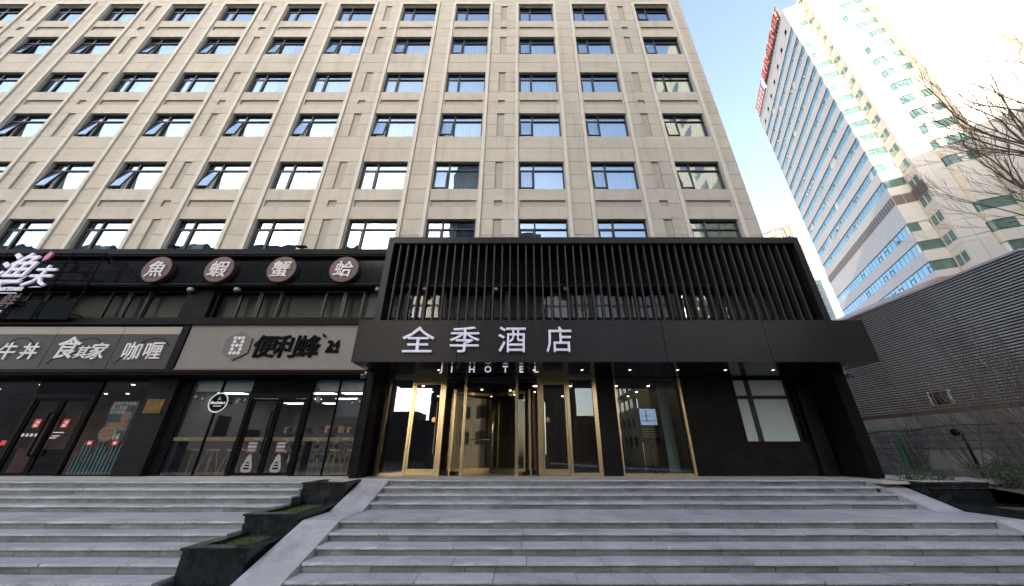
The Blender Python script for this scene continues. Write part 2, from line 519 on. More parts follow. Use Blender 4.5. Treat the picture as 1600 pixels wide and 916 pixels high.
# windows: frame, glass, opening sash, curtain
FY = 0.13                        # frame set back from the wall face
def frame_bars(mb, x0, x1, z0, z1, w, y0, y1):
    mb.box(x0, x1, y0, y1, z0, z0 + w); mb.box(x0, x1, y0, y1, z1 - w, z1)
    mb.box(x0, x0 + w, y0 + .001, y1 - .001, z0 + w, z1 - w); mb.box(x1 - w, x1, y0 + .001, y1 - .001, z0 + w, z1 - w)
XM, ZT = -OW + 0.68, 1.21        # mullion and transom
fr = MB(); frame_bars(fr, -OW, OW, 0, WH, .055, FY, FY + .09)
fr.box(XM - .035, XM + .035, FY - .008, FY + .088, .055, WH - .055)
fr.box(-OW + .055, XM - .035, FY - .004, FY + .086, ZT - .03, ZT + .03)
fr.box(XM + .035, OW - .055, FY - .004, FY + .086, ZT - .03, ZT + .03)
me_frame = fr.mesh('window_frame', M['winframe'])
gl = MB()
def pane(x0, x1, z0, z1, y): gl.poly([(x0, y, z0), (x1, y, z0), (x1, y, z1), (x0, y, z1)])
pane(XM + .035, OW - .055, .055, ZT - .03, FY + .05); pane(XM + .035, OW - .055, ZT + .03, WH - .055, FY + .05); pane(-OW + .055, XM - .035, ZT + .03, WH - .055, FY + .05)
me_glass = gl.mesh('pane', M['winglass'])
sh = MB(); hh = ZT - .03 - .06; hw = (XM - .035 + OW - .055)
frame_bars(sh, 0, hw, -hh, 0, .05, -.03, .02)
sh.mi(1).poly([(.05, -.005, -hh + .05), (hw - .05, -.005, -hh + .05), (hw - .05, -.005, -.05), (.05, -.005, -.05)])
me_sash = sh.mesh('sash', [M['winframe'], M['winglass']])
def curtain_mesh(x0, x1, ph):
    mb = MB(); n = 44
    for i in range(n):
        xa, xb = x0 + (x1 - x0) * i / n, x0 + (x1 - x0) * (i + 1) / n
        f = lambda x: .028 * math.sin(x * 42 + ph) + .014 * math.sin(x * 23 + 2 * ph)
        mb.poly([(xa, .36 + f(xa), -.1), (xb, .36 + f(xb), -.1), (xb, .36 + f(xb), WH + .7), (xa, .36 + f(xa), WH + .7)])
    return mb.mesh('curtain', M['curtain'])
me_curts = [curtain_mesh(-.95, 1.0, 0.3), curtain_mesh(-.30, 1.0, 1.7), curtain_mesh(-1.0, .2, 2.9), curtain_mesh(-.95, 1.0, 4.1)]
wr = random.Random(3)
nb = len(COLS)
for k, H in enumerate(HEADS):
    for ci, c in enumerate(COLS):
        base = (c, TY, H - WH)
        wnd = link('window', None, tower, base)
        part('window_frame', me_frame, None, wnd, base)
        part('pane', me_glass, None, wnd, base)
        far = nb - ci                                   # 1 = rightmost column
        a = 0
        if k == 2: a = 8.5 if far > 3 else 6
        elif k == 4: a = 7 if far > 4 else 5
        elif k == 1: a = {1: 5, 2: 4, 3: 4, 4: 5}.get(far, 0) or (11 if far in (7, 8, 9, 10, 12) else 0)
        elif k == 5: a = 7 if far in (1, 13) else 0
        elif k == 3 and far == 12: a = 8
        if a: a += wr.uniform(-1, 1)
        part('sash', me_sash, None, wnd, (c - OW + .055, TY + FY + .03 - (.03 if a else 0), H - WH + ZT - .03), rot=(R(-a), 0, 0))
        if k == 0:
            if wr.random() < .25: part('curtain', me_curts[2], None, wnd, base)
        elif k == 5:
            if wr.random() < .35: part('curtain', me_curts[1], None, wnd, base)
        else:
            part('curtain', me_curts[wr.randrange(4) if far > 5 else 0], None, wnd, base)

# ------------------------------------------------------------------ stairs and landing
RT = 0.13
rowsR = [(10.31, 0.0), (9.94, -.13), (9.575, -.26), (9.21, -.39), (7.815, -.52)] + [(7.815 - .367 * i, -.52 - .13 * i) for i in range(1, 8)]
rowsL = [(9.75, 0.0), (9.41, -.13), (9.10, -.26), (8.79, -.39), (7.76, -.52)] + [(7.76 - .372 * i, -.52 - .13 * i) for i in range(1, 8)]
stairs = struct('stairs', MB().box(-30, 30, 11.0, 30, -1.6, -.06), M['concrete'])
def chip(x0, x1, dep, g):
    """stone slab whose front edge is worn: a softened arris and a few chips"""
    n = 6; pts = []
    for i in range(n + 1):
        x = x0 + (x1 - x0) * i / n
        c = g.uniform(.012, .022) if g.random() < .10 else g.uniform(0, .003)
        pts.append((x, c))
    mb = MB()
    for (xa, ca), (xb, cb) in zip(pts[:-1], pts[1:]):
        b = len(mb.v)
        mb.v += [(xa, ca + .004, 0), (xb, cb + .004, 0), (xb, dep, 0), (xa, dep, 0), (xa, ca, -.005), (xb, cb, -.005), (xa, .0, -.035), (xb, .0, -.035), (xa, dep, -.035), (xb, dep, -.035)]
        for q in ((0, 1, 2, 3), (4, 5, 1, 0), (6, 7, 5, 4), (8, 9, 7, 6)): mb.face([b + i for i in q])
    for i, (x, c) in ((0, pts[0]), (1, pts[-1])):
        q = [(x, c + .004, 0), (x, c, -.005), (x, 0, -.035), (x, dep, -.035), (x, dep, 0)]
        mb.poly(q if i == 1 else q[::-1])
    return mb
def flight(rows, x0, x1, slab, rg):
    core = MB()
    for i, (y, z) in enumerate(rows):
        yb = rows[i - 1][0] if i else 11.1
        core.box(x0 + .004, x1 - .004, y + .03, yb + .031, -1.61 + .0005 * i, z - .04)
    part('stair_core', core, M['concrete'], stairs)
    for i, (y, z) in enumerate(rows):
        yb = (rows[i - 1][0] + .0) if i else y + .45
        x = x0 - rg.uniform(0, slab * .6)
        while x < x1:
            wd = slab * rg.uniform(.9, 1.1)
            a, b = max(x, x0), min(x + wd, x1)
            if b - a > .12:
                dz = rg.uniform(-.003, .003); dy = rg.uniform(-.009, .009)
                nose = chip(-(b - a) / 2 + .005, (b - a) / 2 - .005, yb - y - .004 + .035, rg)
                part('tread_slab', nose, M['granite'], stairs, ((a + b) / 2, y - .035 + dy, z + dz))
            x += wd
        x = x0 - rg.uniform(0, slab * .7)
        while x < x1:
            wd = slab * rg.uniform(.75, 1.25)
            a, b = max(x, x0), min(x + wd, x1)
            if b - a > .12 and i < len(rows) - 1:
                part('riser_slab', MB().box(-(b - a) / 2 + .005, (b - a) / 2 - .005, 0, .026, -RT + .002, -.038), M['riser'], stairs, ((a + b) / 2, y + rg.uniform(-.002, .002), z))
            x += wd
sg = random.Random(11)
flight(rowsR, -3.46, 9.16, 1.25, sg)
flight(rowsL, -21.5, -5.24, 1.3, sg)
struct('landing', MB().box(-21.5, -5.24, 10.20, 12.4, -.06, -.001).box(-5.24, -3.46, 10.31, 12.4, -.06, -.002).box(-3.46, 9.16, 10.735, 12.4, -.06, -.001).box(9.16, 13.2, 9.78, 12.4, -.06, -.002), M['landing'])
# sloping granite cheeks beside the flights
def cheek(x0, x1):
    pts = [(10.33, .012), (10.33, -1.6), (5.2, -1.6), (5.2, -1.44), (7.80, -.515), (8.80, -.515)]
    top = [(10.33, .012), (8.80, -.512), (7.80, -.512), (5.2, -1.433)]
    b = MB()
    for i in range(3):
        (ya, za), (yb, zb) = top[i], top[i + 1]
        n = max(1, int((ya - yb) / .62))
        for j in range(n):
            y1 = ya + (yb - ya) * j / n; y2 = ya + (yb - ya) * (j + 1) / n
            z1 = za + (zb - za) * j / n; z2 = za + (zb - za) * (j + 1) / n
            part('cheek_slab', MB().yz([(y1, z1), (y1, z1 - .5), (y2 + .004, z2 - .5), (y2 + .004, z2)], x0, x1), M['ramp'], stairs)
cheek(-4.18, -3.462)
cheek(9.162, 9.78)

# ------------------------------------------------------------------ planters
def planter(name, label, x0, x1, y0, y1, rim, bot, fill=None, group='black marble planters beside the steps'):
    t = thing(name, label, 'planter', ((x0 + x1) / 2, y0, bot), group)
    wl = .06
    part('wall', MB().box(x0 + .03, x1 - .03, y0 + .03, y0 + .03 + wl, bot, rim - .035).box(x0 + .03, x0 + .03 + wl, y0 + .091, y1, bot, rim - .035).box(x1 - .03 - wl, x1 - .03, y0 + .091, y1, bot, rim - .035).box(x0 + .091, x1 - .091, y1 - wl, y1 - .002, bot, rim - .036), M['marble'], t)
    part('coping', MB().box(x0, x1, y0, y0 + .22, rim - .034, rim).box(x0, x0 + .22, y0 + .222, y1, rim - .034, rim).box(x1 - .17, x1, y0 + .222, y1, rim - .034, rim), M['marble'], t)
    part('soil', MB().box(x0 + .1, x1 - .1, y0 + .1, y1 - .07, bot + .02, rim - .10), M['soil'], t)
    return t
planter('planter', 'black marble planter highest on the left steps, right below the convenience store corner', -5.30, -4.20, 9.46, 10.5, .0, -.62)
planter('planter', 'middle black marble planter with a strip of grass between the two flights', -5.30, -4.21, 7.70, 9.46, -.40, -1.1)
planter('planter', 'lowest and nearest black marble planter with grass inside at the foot of the sloping cheek', -5.30, -4.22, 6.50, 7.70, -.68, -1.6)
planter('planter', 'black marble planter at the right end of the steps under the shrubs', 9.80, 11.35, 9.40, 10.9, .0, -.62)
planter('planter', 'long low black marble planter at the right frame edge below another planter', 9.80, 14.0, 7.6, 9.3, -.38, -1.2)
def grass_patch(name, x0, x1, y0, y1, z, n, seed):
    g = random.Random(seed); mb = MB()
    for i in range(n):
        x, y = g.uniform(x0, x1), g.uniform(y0, y1); a = g.uniform(0, PI); h = g.uniform(.03, .075); ww = .006
        dx, dy = math.cos(a) * ww, math.sin(a) * ww
        lx, ly = g.uniform(-.03, .03), g.uniform(-.03, .03)
        mb.poly([(x - dx, y - dy, z), (x + dx, y + dy, z), (x + lx, y + ly, z + h)])
    o = part(name, mb, M['grass'], None); o['kind'] = 'stuff'
grass_patch('grass', -5.17, -4.35, 7.95, 9.38, -.50, 3600, 1)
grass_patch('grass', -5.17, -4.35, 6.75, 7.62, -.78, 3000, 2)

# ------------------------------------------------------------------ shop block (podium under the tower)
PL = -30.0
shop = thing('shop_block', 'two storey black shop row along the foot of the beige tower left of the entrance', 'building', (-13, 11.8, 0))
part('roof_slab', MB().box(PL, 10.2, 11.35, TY + .04, 7.40, 7.62), M['black'], shop)
part('coping', MB().box(PL, -4.83, 11.08, 11.40, 7.46, 7.69).box(PL, -4.83, 11.12, 11.16, 7.40, 7.458), M['metal2'], shop)
# upper sign band: glossy panels with open seams
part('band_backing', MB().box(PL, 10.0, 11.33, 11.36, 6.29, 7.40), M['black'], shop)
me_bp = MB().box(-.305, .305, 11.295, 11.329, 6.33, 7.36).mesh('band_panel', M['bandpanel'])
me_bm = me_bp.copy(); me_bm.materials[0] = M['black']
for i in range(52):
    part('band_panel', me_bm if 9.6 - .62 * i > -4.9 else me_bp, None, shop, (9.6 - .62 * i, 0, 0))
part('band_rail', MB().box(PL, 9.98, 11.26, 11.33, 6.26, 6.325).box(PL, 9.98, 11.27, 11.33, 7.365, 7.40), M['metal2'], shop)
part('band_soffit', MB().box(PL, 9.98, 11.30, 11.95, 6.20, 6.258), M['black'], shop)
# upper window strip
part('upper_sill', MB().box(PL, 9.98, 11.16, 11.75, 4.74, 4.93), M['metal2'], shop)
x = -30.0
def upper_window(x0, x1, casement):
    mb = MB(); z0, z1 = 4.935, 6.198
    wf = .075 if casement else .03
    y0 = 11.66 if casement else 11.70
    frame_bars(mb, x0 + .004, x1 - .004, z0, z1, wf, y0, y0 + .08)
    mb.mi(1).poly([(x0 + wf, y0 + .05, z0 + wf), (x1 - wf, y0 + .05, z0 + wf), (x1 - wf, y0 + .05, z1 - wf), (x0 + wf, y0 + .05, z1 - wf)])
    part('casement_window' if casement else 'fixed_window', mb, [M['winframe'], M['upglass']], shop)
pat = [(-11.38, -10.50, 0), (-10.50, -9.72, 1), (-9.72, -8.93, 1), (-8.93, -7.32, 0), (-7.32, -6.56, 1), (-6.56, -5.82, 1), (-5.82, -4.30, 0),
       (-4.30, -3.55, 1), (-3.55, -2.8, 1), (-2.8, -1.2, 0), (-1.2, -.45, 1), (-.45, .3, 1), (.3, 1.9, 0), (1.9, 2.65, 1), (2.65, 3.4, 1), (3.4, 5.0, 0), (5.0, 5.75, 1), (5.75, 6.5, 1), (6.5, 8.1, 0), (8.1, 8.85, 1), (8.85, 9.9, 1),
       (-13.9, -12.42, 0), (-14.65, -13.9, 1), (-15.4, -14.65, 1), (-17.0, -15.4, 0), (-17.75, -17.0, 1), (-18.5, -17.75, 1), (-20.1, -18.5, 0), (-20.9, -20.1, 1)]
for a, b, c in pat: upper_window(a, b, c)
bl = MB()
for a, b in ((-5.70, -5.30), (-4.15, -3.62), (1.25, 1.80), (2.72, 3.30)):
    for i in range(11):
        z = 4.97 + i * .11
        bl.obox(((a + b) / 2, 11.80, z + .05), ((b - a) / 2, 0, 0), (0, .008, .05), (0, .004, -.001))
part('sky_reflection_slats', bl, M['skyglint'], shop)  # pale slats added behind the panes to imitate strips of reflected sky
part('upper_room', MB().box(-21, 9.9, 13.2, 13.3, 4.7, 6.3).box(-21, 9.9, 11.97, 13.19, 6.21, 6.30).box(-21, 9.9, 11.97, 13.19, 4.70, 4.78), M['black'], shop)
# things standing about upstairs, glimpsed through the panes
ub = random.Random(21)
clut = MB()
for i in range(46):
    xx = ub.uniform(-20, 9.5); zz = 4.8 + ub.random() ** 2 * .9; s = ub.uniform(.06, .22)
    clut.box(xx - s, xx + s, 12.2, 12.2 + s, zz - s * .6, zz + s)
part('upstairs_furniture', clut, M['greyroom'], shop)
led = MB()
for xx in (-16.4, -13.3, -8.0):
    led.box(xx - .4, xx + .4, 12.6, 12.72, 6.17, 6.2)
part('tube_light', led, M['led'], shop)
def stone_pier(x0, x1, y0, y1, zs, m, nm='stone_pillar'):
    part(nm, MB().box(x0 + .01, x1 - .01, y0 + .012, y1, zs[0], zs[-1]), M['black'], shop)
    for a, b in zip(zs[:-1], zs[1:]):
        part('stone_slab', MB().box(x0, x1, y0, y0 + .0115, a + .003, b - .003).box(x0, x0 + .0095, y0 + .012, y1, a + .003, b - .003).box(x1 - .0095, x1, y0 + .012, y1, a + .003, b - .003), m, shop)
stone_pier(-12.40, -11.42, 11.55, 12.0, [4.94, 5.55, 6.196], M['pillarstone'])
stone_pier(-12.35, -11.45, 11.62, 12.0, [0.0, .55, 1.12, 1.75, 2.36, 2.938], M['pillarstone'])
# beams that carry the signs
part('sign_beam', MB().box(PL, -4.83, 11.10, 11.30, 4.66, 4.737).box(PL, -4.83, 11.12, 11.80, 3.02, 3.10).box(PL, -4.83, 11.28, 11.60, 3.10, 4.66), M['metal2'], shop)
part('shop_soffit', MB().box(PL, -4.83, 11.15, 12.3, 2.942, 3.018), M['black'], shop)
part('sign_divider', MB().box(-11.60, -11.36, 11.14, 11.279, 3.102, 4.658), M['metal2'], shop)
# ---- left shop front
def glazed(name, x0, x1, z0, z1, y, wf, fm, gm, parent):
    mb = MB(); frame_bars(mb, x0, x1, z0, z1, wf, y, y + .07)
    mb.mi(1).poly([(x0 + wf, y + .035, z0 + wf), (x1 - wf, y + .035, z0 + wf), (x1 - wf, y + .035, z1 - wf), (x0 + wf, y + .035, z1 - wf)])
    return part(name, mb, [fm, gm], parent)
glazed('shop_window', -18.6, -16.25, .0, 2.94, 11.8, .05, M['metal2'], M['shopglass'], shop)
glazed('shop_window', -14.16, -12.36, .0, 2.94, 11.8, .04, M['black'], M['shopglass'], shop)
glazed('shop_window', -21.2, -18.62, .0, 2.94, 11.8, .05, M['metal2'], M['shopglass'], shop)
part('door_header', MB().box(-16.25, -14.165, 11.80, 11.87, 2.42, 2.94), M['bandpanel'], shop)
part('door_transom', MB().box(-16.25, -14.165, 11.77, 11.88, 2.29, 2.418), M['metal2'], shop)
part('door_jamb', MB().box(-16.25, -16.13, 11.78, 11.88, 0, 2.289), M['metal2'], shop)
part('door_jamb', MB().box(-14.27, -14.165, 11.78, 11.88, 0, 2.289), M['metal2'], shop)
def stickers(parent, x, y, z, kind):
    mb = MB()
    if kind == 'red':
        mb.mi(0).box(x - .11, x + .11, y, y + .004, z, z + .26)
        mb.mi(1).box(x - .07, x + .05, y - .003, y - .0005, z + .03, z + .10).box(x - .03, x + .08, y - .003, y - .0005, z + .13, z + .2)
        part('red_sticker', mb, [M['red'], M['signtext']], parent)
    else:
        for i in range(4): mb.lathe([(.05, 0), (.05, .003)], (x - .21 + .14 * i, y, z), 12, 'y')
        part('round_stickers', mb, M['signtext'], parent)
for xa, xb, hx in ((-16.12, -15.21, -15.30), (-15.20, -14.28, -15.10)):
    d = glazed('shop_door', xa, xb, .02, 2.28, 11.80, .075, M['black'], M['shopglass'], shop)
    part('door_handle', MB().tube([(hx, 11.80, .55), (hx, 11.72, .58), (hx, 11.72, 1.80), (hx, 11.80, 1.83)], .03, 8), M['black'], d)
    stickers(d, (xa + xb) / 2, 11.80, 1.38, 'red')
    if hx < -15.2: stickers(d, -15.70, 11.80, 1.16, 'round')
    else: part('door_notice', MB().box(-14.98, -14.62, 11.79, 11.795, 1.22, 1.25).box(-14.95, -14.7, 11.79, 11.795, 1.12, 1.15).box(-15.0, -14.78, 11.79, 11.795, 1.06, 1.09), M['signtext'], d)
# teal slat screen behind the right pane
sc = thing('slat_screen', 'low screen of staggered teal slats behind the glass beside the curry shop door', 'screen', (-13.2, 11.95, 0))
for i in range(15):
    xx = -14.08 + i * .118
    z0, z1 = ((.04, .62), (.04, .98), (.40, .98), (.04, .82))[i % 4]
    part('slat', MB().box(xx, xx + .062, 11.93, 11.97, z0, z1), M['teal'], sc)
    if i % 4 == 2: part('slat', MB().box(xx, xx + .062, 11.93, 11.97, .04, .34), M['teal'], sc)
for i, xx in enumerate((-13.66, -12.86, -12.44)):
    solid('red_sticker', MB().box(xx - .09, xx + .09, 11.815, 11.819, .86, 1.0).mi(1).box(xx - .05, xx + .05, 11.811, 11.8145, .89, .96), [M['red'], M['signtext']],
          ['small red sticker on the pane above the teal slats, nearest the curry shop door', 'small red sticker on the pane above the teal slats under the food poster', 'small red sticker on the pane above the teal slats, touching the stone pillar'][i], 'sticker', 'red stickers along the pane')
solid('red_sticker', MB().box(-16.50, -16.31, 11.815, 11.819, .86, 1.0), M['red'], 'small red sticker low on the pane left of the curry shop doors', 'sticker', 'red stickers along the pane')
pt = thing('food_poster', 'tilted looking dark poster of a rice bowl with white lettering and the price 16', 'poster', (-13.15, 11.9, 1.0))
part('sheet', MB().box(-13.56, -12.74, 11.90, 11.92, 1.0, 2.2), M['poster'], pt)
part('bowl_picture', MB().lathe([(.27, 0), (.27, .004)], (-13.33, 11.893, 1.22), 20, 'y').lathe([(.17, 0), (.17, .004)], (-12.98, 11.893, 1.72), 16, 'y').box(-13.5, -12.8, 11.894, 11.898, 1.30, 1.55), M['posterbowl'], pt)
part('bowl_rim', MB().tube([(-13.33 + .27 * math.cos(t * PI / 10), 11.888, 1.22 + .16 * math.sin(t * PI / 10)) for t in range(21)], .012, 5), M['signtext'], pt)
part('lettering', text_mb('全新打牛肉饭\n精心熬制\n汤浓味美', .135, .002, .004, mats=[M['signtext']]), None, pt, (-13.20, 11.892, 2.0))
part('price', text_mb('16', .24, .002, .01, mats=[M['white']]), None, pt, (-12.98, 11.886, 1.12))
# interior of the curry shop
part('curry_shop_room', MB().box(-21.6, -21.41, 11.9, 15.9, 0, 3.0).box(-21.4, -11.3, 15.8, 15.9, 0, 3.0).box(-11.46, -11.3, 12.1, 15.79, 0, 3.0), M['brownroom'], shop)
part('curry_shop_ceiling', MB().box(-21.4, -11.47, 11.9, 15.79, 2.86, 2.94), M['brownroom'], shop)
dl = MB()
for xx in (-20, -17.2, -16.3, -13.9, -13.2, -12.6):
    for yy in (12.5, 13.4, 14.6): dl.lathe([(.05, 2.85), (.05, 2.86)], (xx, yy, 0), 10)
part('downlight', dl, M['spotin'], shop)
ct = MB()
for xx in (-20, -18.4, -17.0, -13.6): ct.box(xx - .4, xx + .4, 13, 13.7, .0, .75)
part('dining_table', ct, M['woodred'], shop)
# plaque on the pillar
pq = solid('gold_plaque', MB().box(-12.19, -11.62, 11.595, 11.612, 1.80, 2.24), M['plaque'], 'small reflective gold plaque on the dark stone pillar between the two shops', 'plaque')

# ---- convenience store front
part('side_jamb', MB().box(-11.45, -11.12, 11.80, 12.0, 0, 2.94), M['black'], shop)
part('side_jamb', MB().box(-5.26, -4.79, 11.802, 12.0, 0, 2.94), M['black'], shop)
glazed('shop_window', -11.12, -10.06, 0, 2.94, 11.8, .022, M['black'], M['shopglass'], shop)
glazed('shop_window', -10.06, -9.02, 0, 2.94, 11.8, .022, M['black'], M['shopglass'], shop)
glazed('shop_window', -6.98, -6.10, 0, 2.94, 11.8, .022, M['black'], M['shopglass'], shop)
glazed('shop_window', -6.10, -5.26, 0, 2.94, 11.8, .022, M['black'], M['shopglass'], shop)
part('door_header', MB().box(-9.02, -6.98, 11.80, 11.86, 2.46, 2.94), M['black'], shop)
part('door_transom', MB().box(-9.02, -6.98, 11.77, 11.87, 2.29, 2.458), M['metal2'], shop)
part('door_jamb', MB().box(-9.02, -8.90, 11.77, 11.87, 0, 2.289), M['black'], shop)
part('door_jamb', MB().box(-7.10, -6.98, 11.77, 11.87, 0, 2.289), M['black'], shop)
for xa, xb, hx in ((-8.895, -8.005, -8.09), (-7.995, -7.105, -7.91)):
    d = glazed('shop_door', xa, xb, .02, 2.28, 11.80, .075, M['black'], M['shopglass'], shop)
    part('door_handle', MB().tube([(hx, 11.80, .62), (hx, 11.73, .65), (hx, 11.73, 1.85), (hx, 11.80, 1.88)], .024, 8), M['black'], d)
    cx = (xa + xb) / 2
    e = MB()
    prof = [(.0, .62), (.07, .55), (.105, .42), (.16, .28), (.17, .17), (.11, .10), (0, .09)]
    e.xz([(cx + a, b) for a, b in prof[::-1]] + [(cx - a, b) for a, b in prof[1:-1]], 11.812, 11.816)
    part('drop_sticker', e, M['greyroom'], d)
    part('drop_print', MB().box(cx - .09, cx + .09, 11.808, 11.8115, .18, .23).box(cx - .06, cx + .07, 11.808, 11.8115, .27, .31).box(cx - .05, cx + .04, 11.808, 11.8115, .35, .39), M['inkblack'], d)
    part('door_notice', MB().box(cx - .15, cx + .15, 11.812, 11.816, .66, .96), M['greens'][1], d)
    part('notice_print', MB().box(cx - .12, cx + .12, 11.806, 11.8105, .90, .94).box(cx - .13, cx + .13, 11.806, 11.8105, .79, .85).box(cx - .10, cx + .11, 11.806, 11.8105, .70, .74), M['greens'][2], d)
for xa, xb in ((-11.09, -9.05), (-8.82, -8.08), (-7.92, -7.18), (-6.95, -5.29)):
    part('safety_strip', MB().box(xa, xb, 11.855, 11.860, .985, 1.10), M['stripdecal'], shop)
    tx = text_mb('便利蜂', .062, .001, .002, mats=[M['signtext']])
    for j in range(max(1, int((xb - xa) / .75))):
        part('strip_print', tx, None, shop, (xa + .42 + .95 * j, 11.852, 1.042))
part('store_wall', MB().box(-11.29, -5.0, 17.6, 17.7, 0, 3.0).box(-11.29, -11.20, 12.1, 17.59, 0, 3.0).box(-5.1, -5.0, 12.1, 17.59, 0, 3.0), M['greyroom'], shop)
part('store_ceiling', MB().box(-11.19, -5.11, 12.02, 17.59, 2.62, 2.70), M['greyroom'], shop)
part('store_bulkhead', MB().box(-11.19, -5.11, 12.0, 12.06, 2.55, 2.93), M['frost'], shop)
part('interior_floor', MB().box(-21.4, 9.6, 11.81, 17.6, -.05, .004), M['floorroom'], shop)
me_l = MB().box(-.45, .45, -.16, .16, 2.60, 2.618).mesh('light_panel', M['led'])
for xx in (-10.3, -8.6, -7.0, -5.8):
    for yy in (12.9, 14.3, 15.8): part('light_panel', me_l, None, shop, (xx + .2 * (yy - 14), yy, 0))
sh_ = MB(); sb = random.Random(5)
for xx in (-8.9, -7.6, -6.4):
    for zz in (.3, .65, 1.0, 1.35):
        sh_.mi(0).box(xx - .5, xx + .5, 14.6, 15.1, zz - .02, zz)
        for j in range(9):
            a = xx - .48 + j * .107
            sh_.mi(1 + sb.randrange(4)).box(a, a + .09, 14.6, 14.9, zz, zz + sb.uniform(.1, .28))
part('shelf_rack', sh_, [M['shopgrey'], M['shopgrey'], M['shopred'], M['poster'], M['wood']], shop)
part('wall_board', MB().box(-9.7, -9.25, 15.6, 15.64, 1.35, 2.05).box(-8.5, -7.7, 17.54, 17.58, 1.5, 1.9).box(-6.7, -5.6, 13.0, 13.05, 1.8, 2.35), M['poster'], shop)
part('hung_wall_picture', MB().box(-11.18, -11.15, 13.4, 14.0, 1.2, 1.9).box(-11.18, -11.15, 15.0, 15.8, 1.1, 1.5), M['black'], shop)
# bunting of mug-shaped tags
bt = thing('bunting', 'string of mug shaped paper tags hanging across the top of the store windows', 'bunting', (-8, 11.93, 2.4))
for i, (xx, zz) in enumerate([(-10.95, 2.47), (-10.70, 2.41), (-10.42, 2.37), (-10.2, 2.35), (-9.72, 2.33), (-9.5, 2.33), (-9.25, 2.37), (-7.0, 2.45), (-6.8, 2.38), (-5.62, 2.28), (-5.4, 2.33)]):
    part('paper_tag', MB().box(xx - .085, xx + .085, 11.92, 11.935, zz - .20, zz - .03).box(xx - .06, xx + .06, 11.921, 11.934, zz - .03, zz), M['greens'][i % 3], bt)
    part('tag_print', MB().lathe([(.05, 0), (.05, .002)], (xx, 11.916, zz - .11), 10, 'y'), M['signtext'], bt)
part('string', MB().tube([(-11.1, 11.94, 2.54), (-10.1, 11.94, 2.35), (-9.05, 11.94, 2.45)], .006, 4).tube([(-7.1, 11.94, 2.52), (-6.1, 11.94, 2.28), (-5.3, 11.94, 2.40)], .006, 4), M['inkblack'], bt)
rs = thing('round_sign', 'round black and white cafe sign hanging just behind the left store window', 'sign', (-9.96, 11.76, 1.8))
part('plate', MB().lathe([(.315, .0), (.315, .04)], (-9.97, 11.745, 2.15), 32, 'y'), M['inkblack'], rs)
part('ring', MB().tube([(-9.97 + .30 * math.cos(t * PI / 16), 11.742, 2.15 + .30 * math.sin(t * PI / 16)) for t in range(33)], .022, 6), M['white'], rs)
part('lettering', text_mb('BeeSelect', .125, .002, .005, shear=.25, mats=[M['white']]), None, rs, (-9.97, 11.738, 2.15))
part('steam_mark', MB().tube([(-10.02, 11.74, 2.27), (-9.97, 11.74, 2.25), (-9.92, 11.74, 2.27)], .01, 5).tube([(-9.97, 11.74, 2.28), (-9.99, 11.74, 2.31), (-9.96, 11.74, 2.34)], .008, 5).box(-10.1, -9.84, 11.737, 11.742, 2.03, 2.05), M['white'], rs)
# bar counter and stools
bc = thing('bar_counter', 'narrow pale counter behind the store windows', 'counter', (-8, 12.15, 0))
part('counter_top', MB().box(-11.15, -9.05, 11.95, 12.35, .99, 1.03), M['wood'], bc)
part('counter_top', MB().box(-6.95, -5.2, 11.95, 12.35, .99, 1.03), M['wood'], bc)
part('bracket', MB().box(-11.0, -10.95, 11.97, 12.3, 0, .99).box(-9.2, -9.15, 11.97, 12.3, 0, .99).box(-6.9, -6.85, 11.97, 12.3, 0, .99).box(-5.35, -5.3, 11.97, 12.3, 0, .99), M['black'], bc)
def make_stool(loc, label):
    t = thing('bar_stool', label, 'stool', loc, 'white shell bar stools behind the store window')
    prof = [(.04, .68), (.15, .69), (.19, .715), (.20, .75), (.185, .75), (.16, .725), (.02, .71)]
    part('seat', MB().lathe(prof, loc, 18), M['seat'], t, smooth=True) if False else part('seat', MB().lathe(prof, (0, 0, 0), 18).mesh('seat', M['seat']), None, t, loc, smooth=True)
    for sx in (-1, 1):
        for sy in (-1, 1):
            part('leg', MB().tube([(sx * .08, sy * .08, .70), (sx * .20, sy * .20, 0)], [.016, .011], 6).mesh('leg', M['wood']), None, t, loc)
    part('foot_ring', MB().tube([(.15 * math.cos(k * PI / 6 + .785), .15 * math.sin(k * PI / 6 + .785), .28) for k in range(13)], .007, 5).mesh('foot_ring', M['steel']), None, t, loc)
    return t
sx_ = [(-11.0, 'leftmost white bar stool behind the left store window'), (-10.35, 'second white bar stool from the stone pillar, behind the left store window'), (-9.7, 'third white bar stool from the stone pillar, behind the left store window'),
       (-9.12, 'white bar stool half hidden by the left jamb of the store door'), (-7.0, 'white bar stool just right of the store door'), (-6.2, 'middle white bar stool behind the right store window'), (-5.68, 'white bar stool nearest the hotel entrance, behind the right store window')]
st0 = make_stool((sx_[0][0], 12.65, .004), sx_[0][1])
for i, (xx, lb) in enumerate(sx_[1:]):
    dup(st0, (xx, 12.65 + .06 * (i % 2), .004), .3 * i, lb)

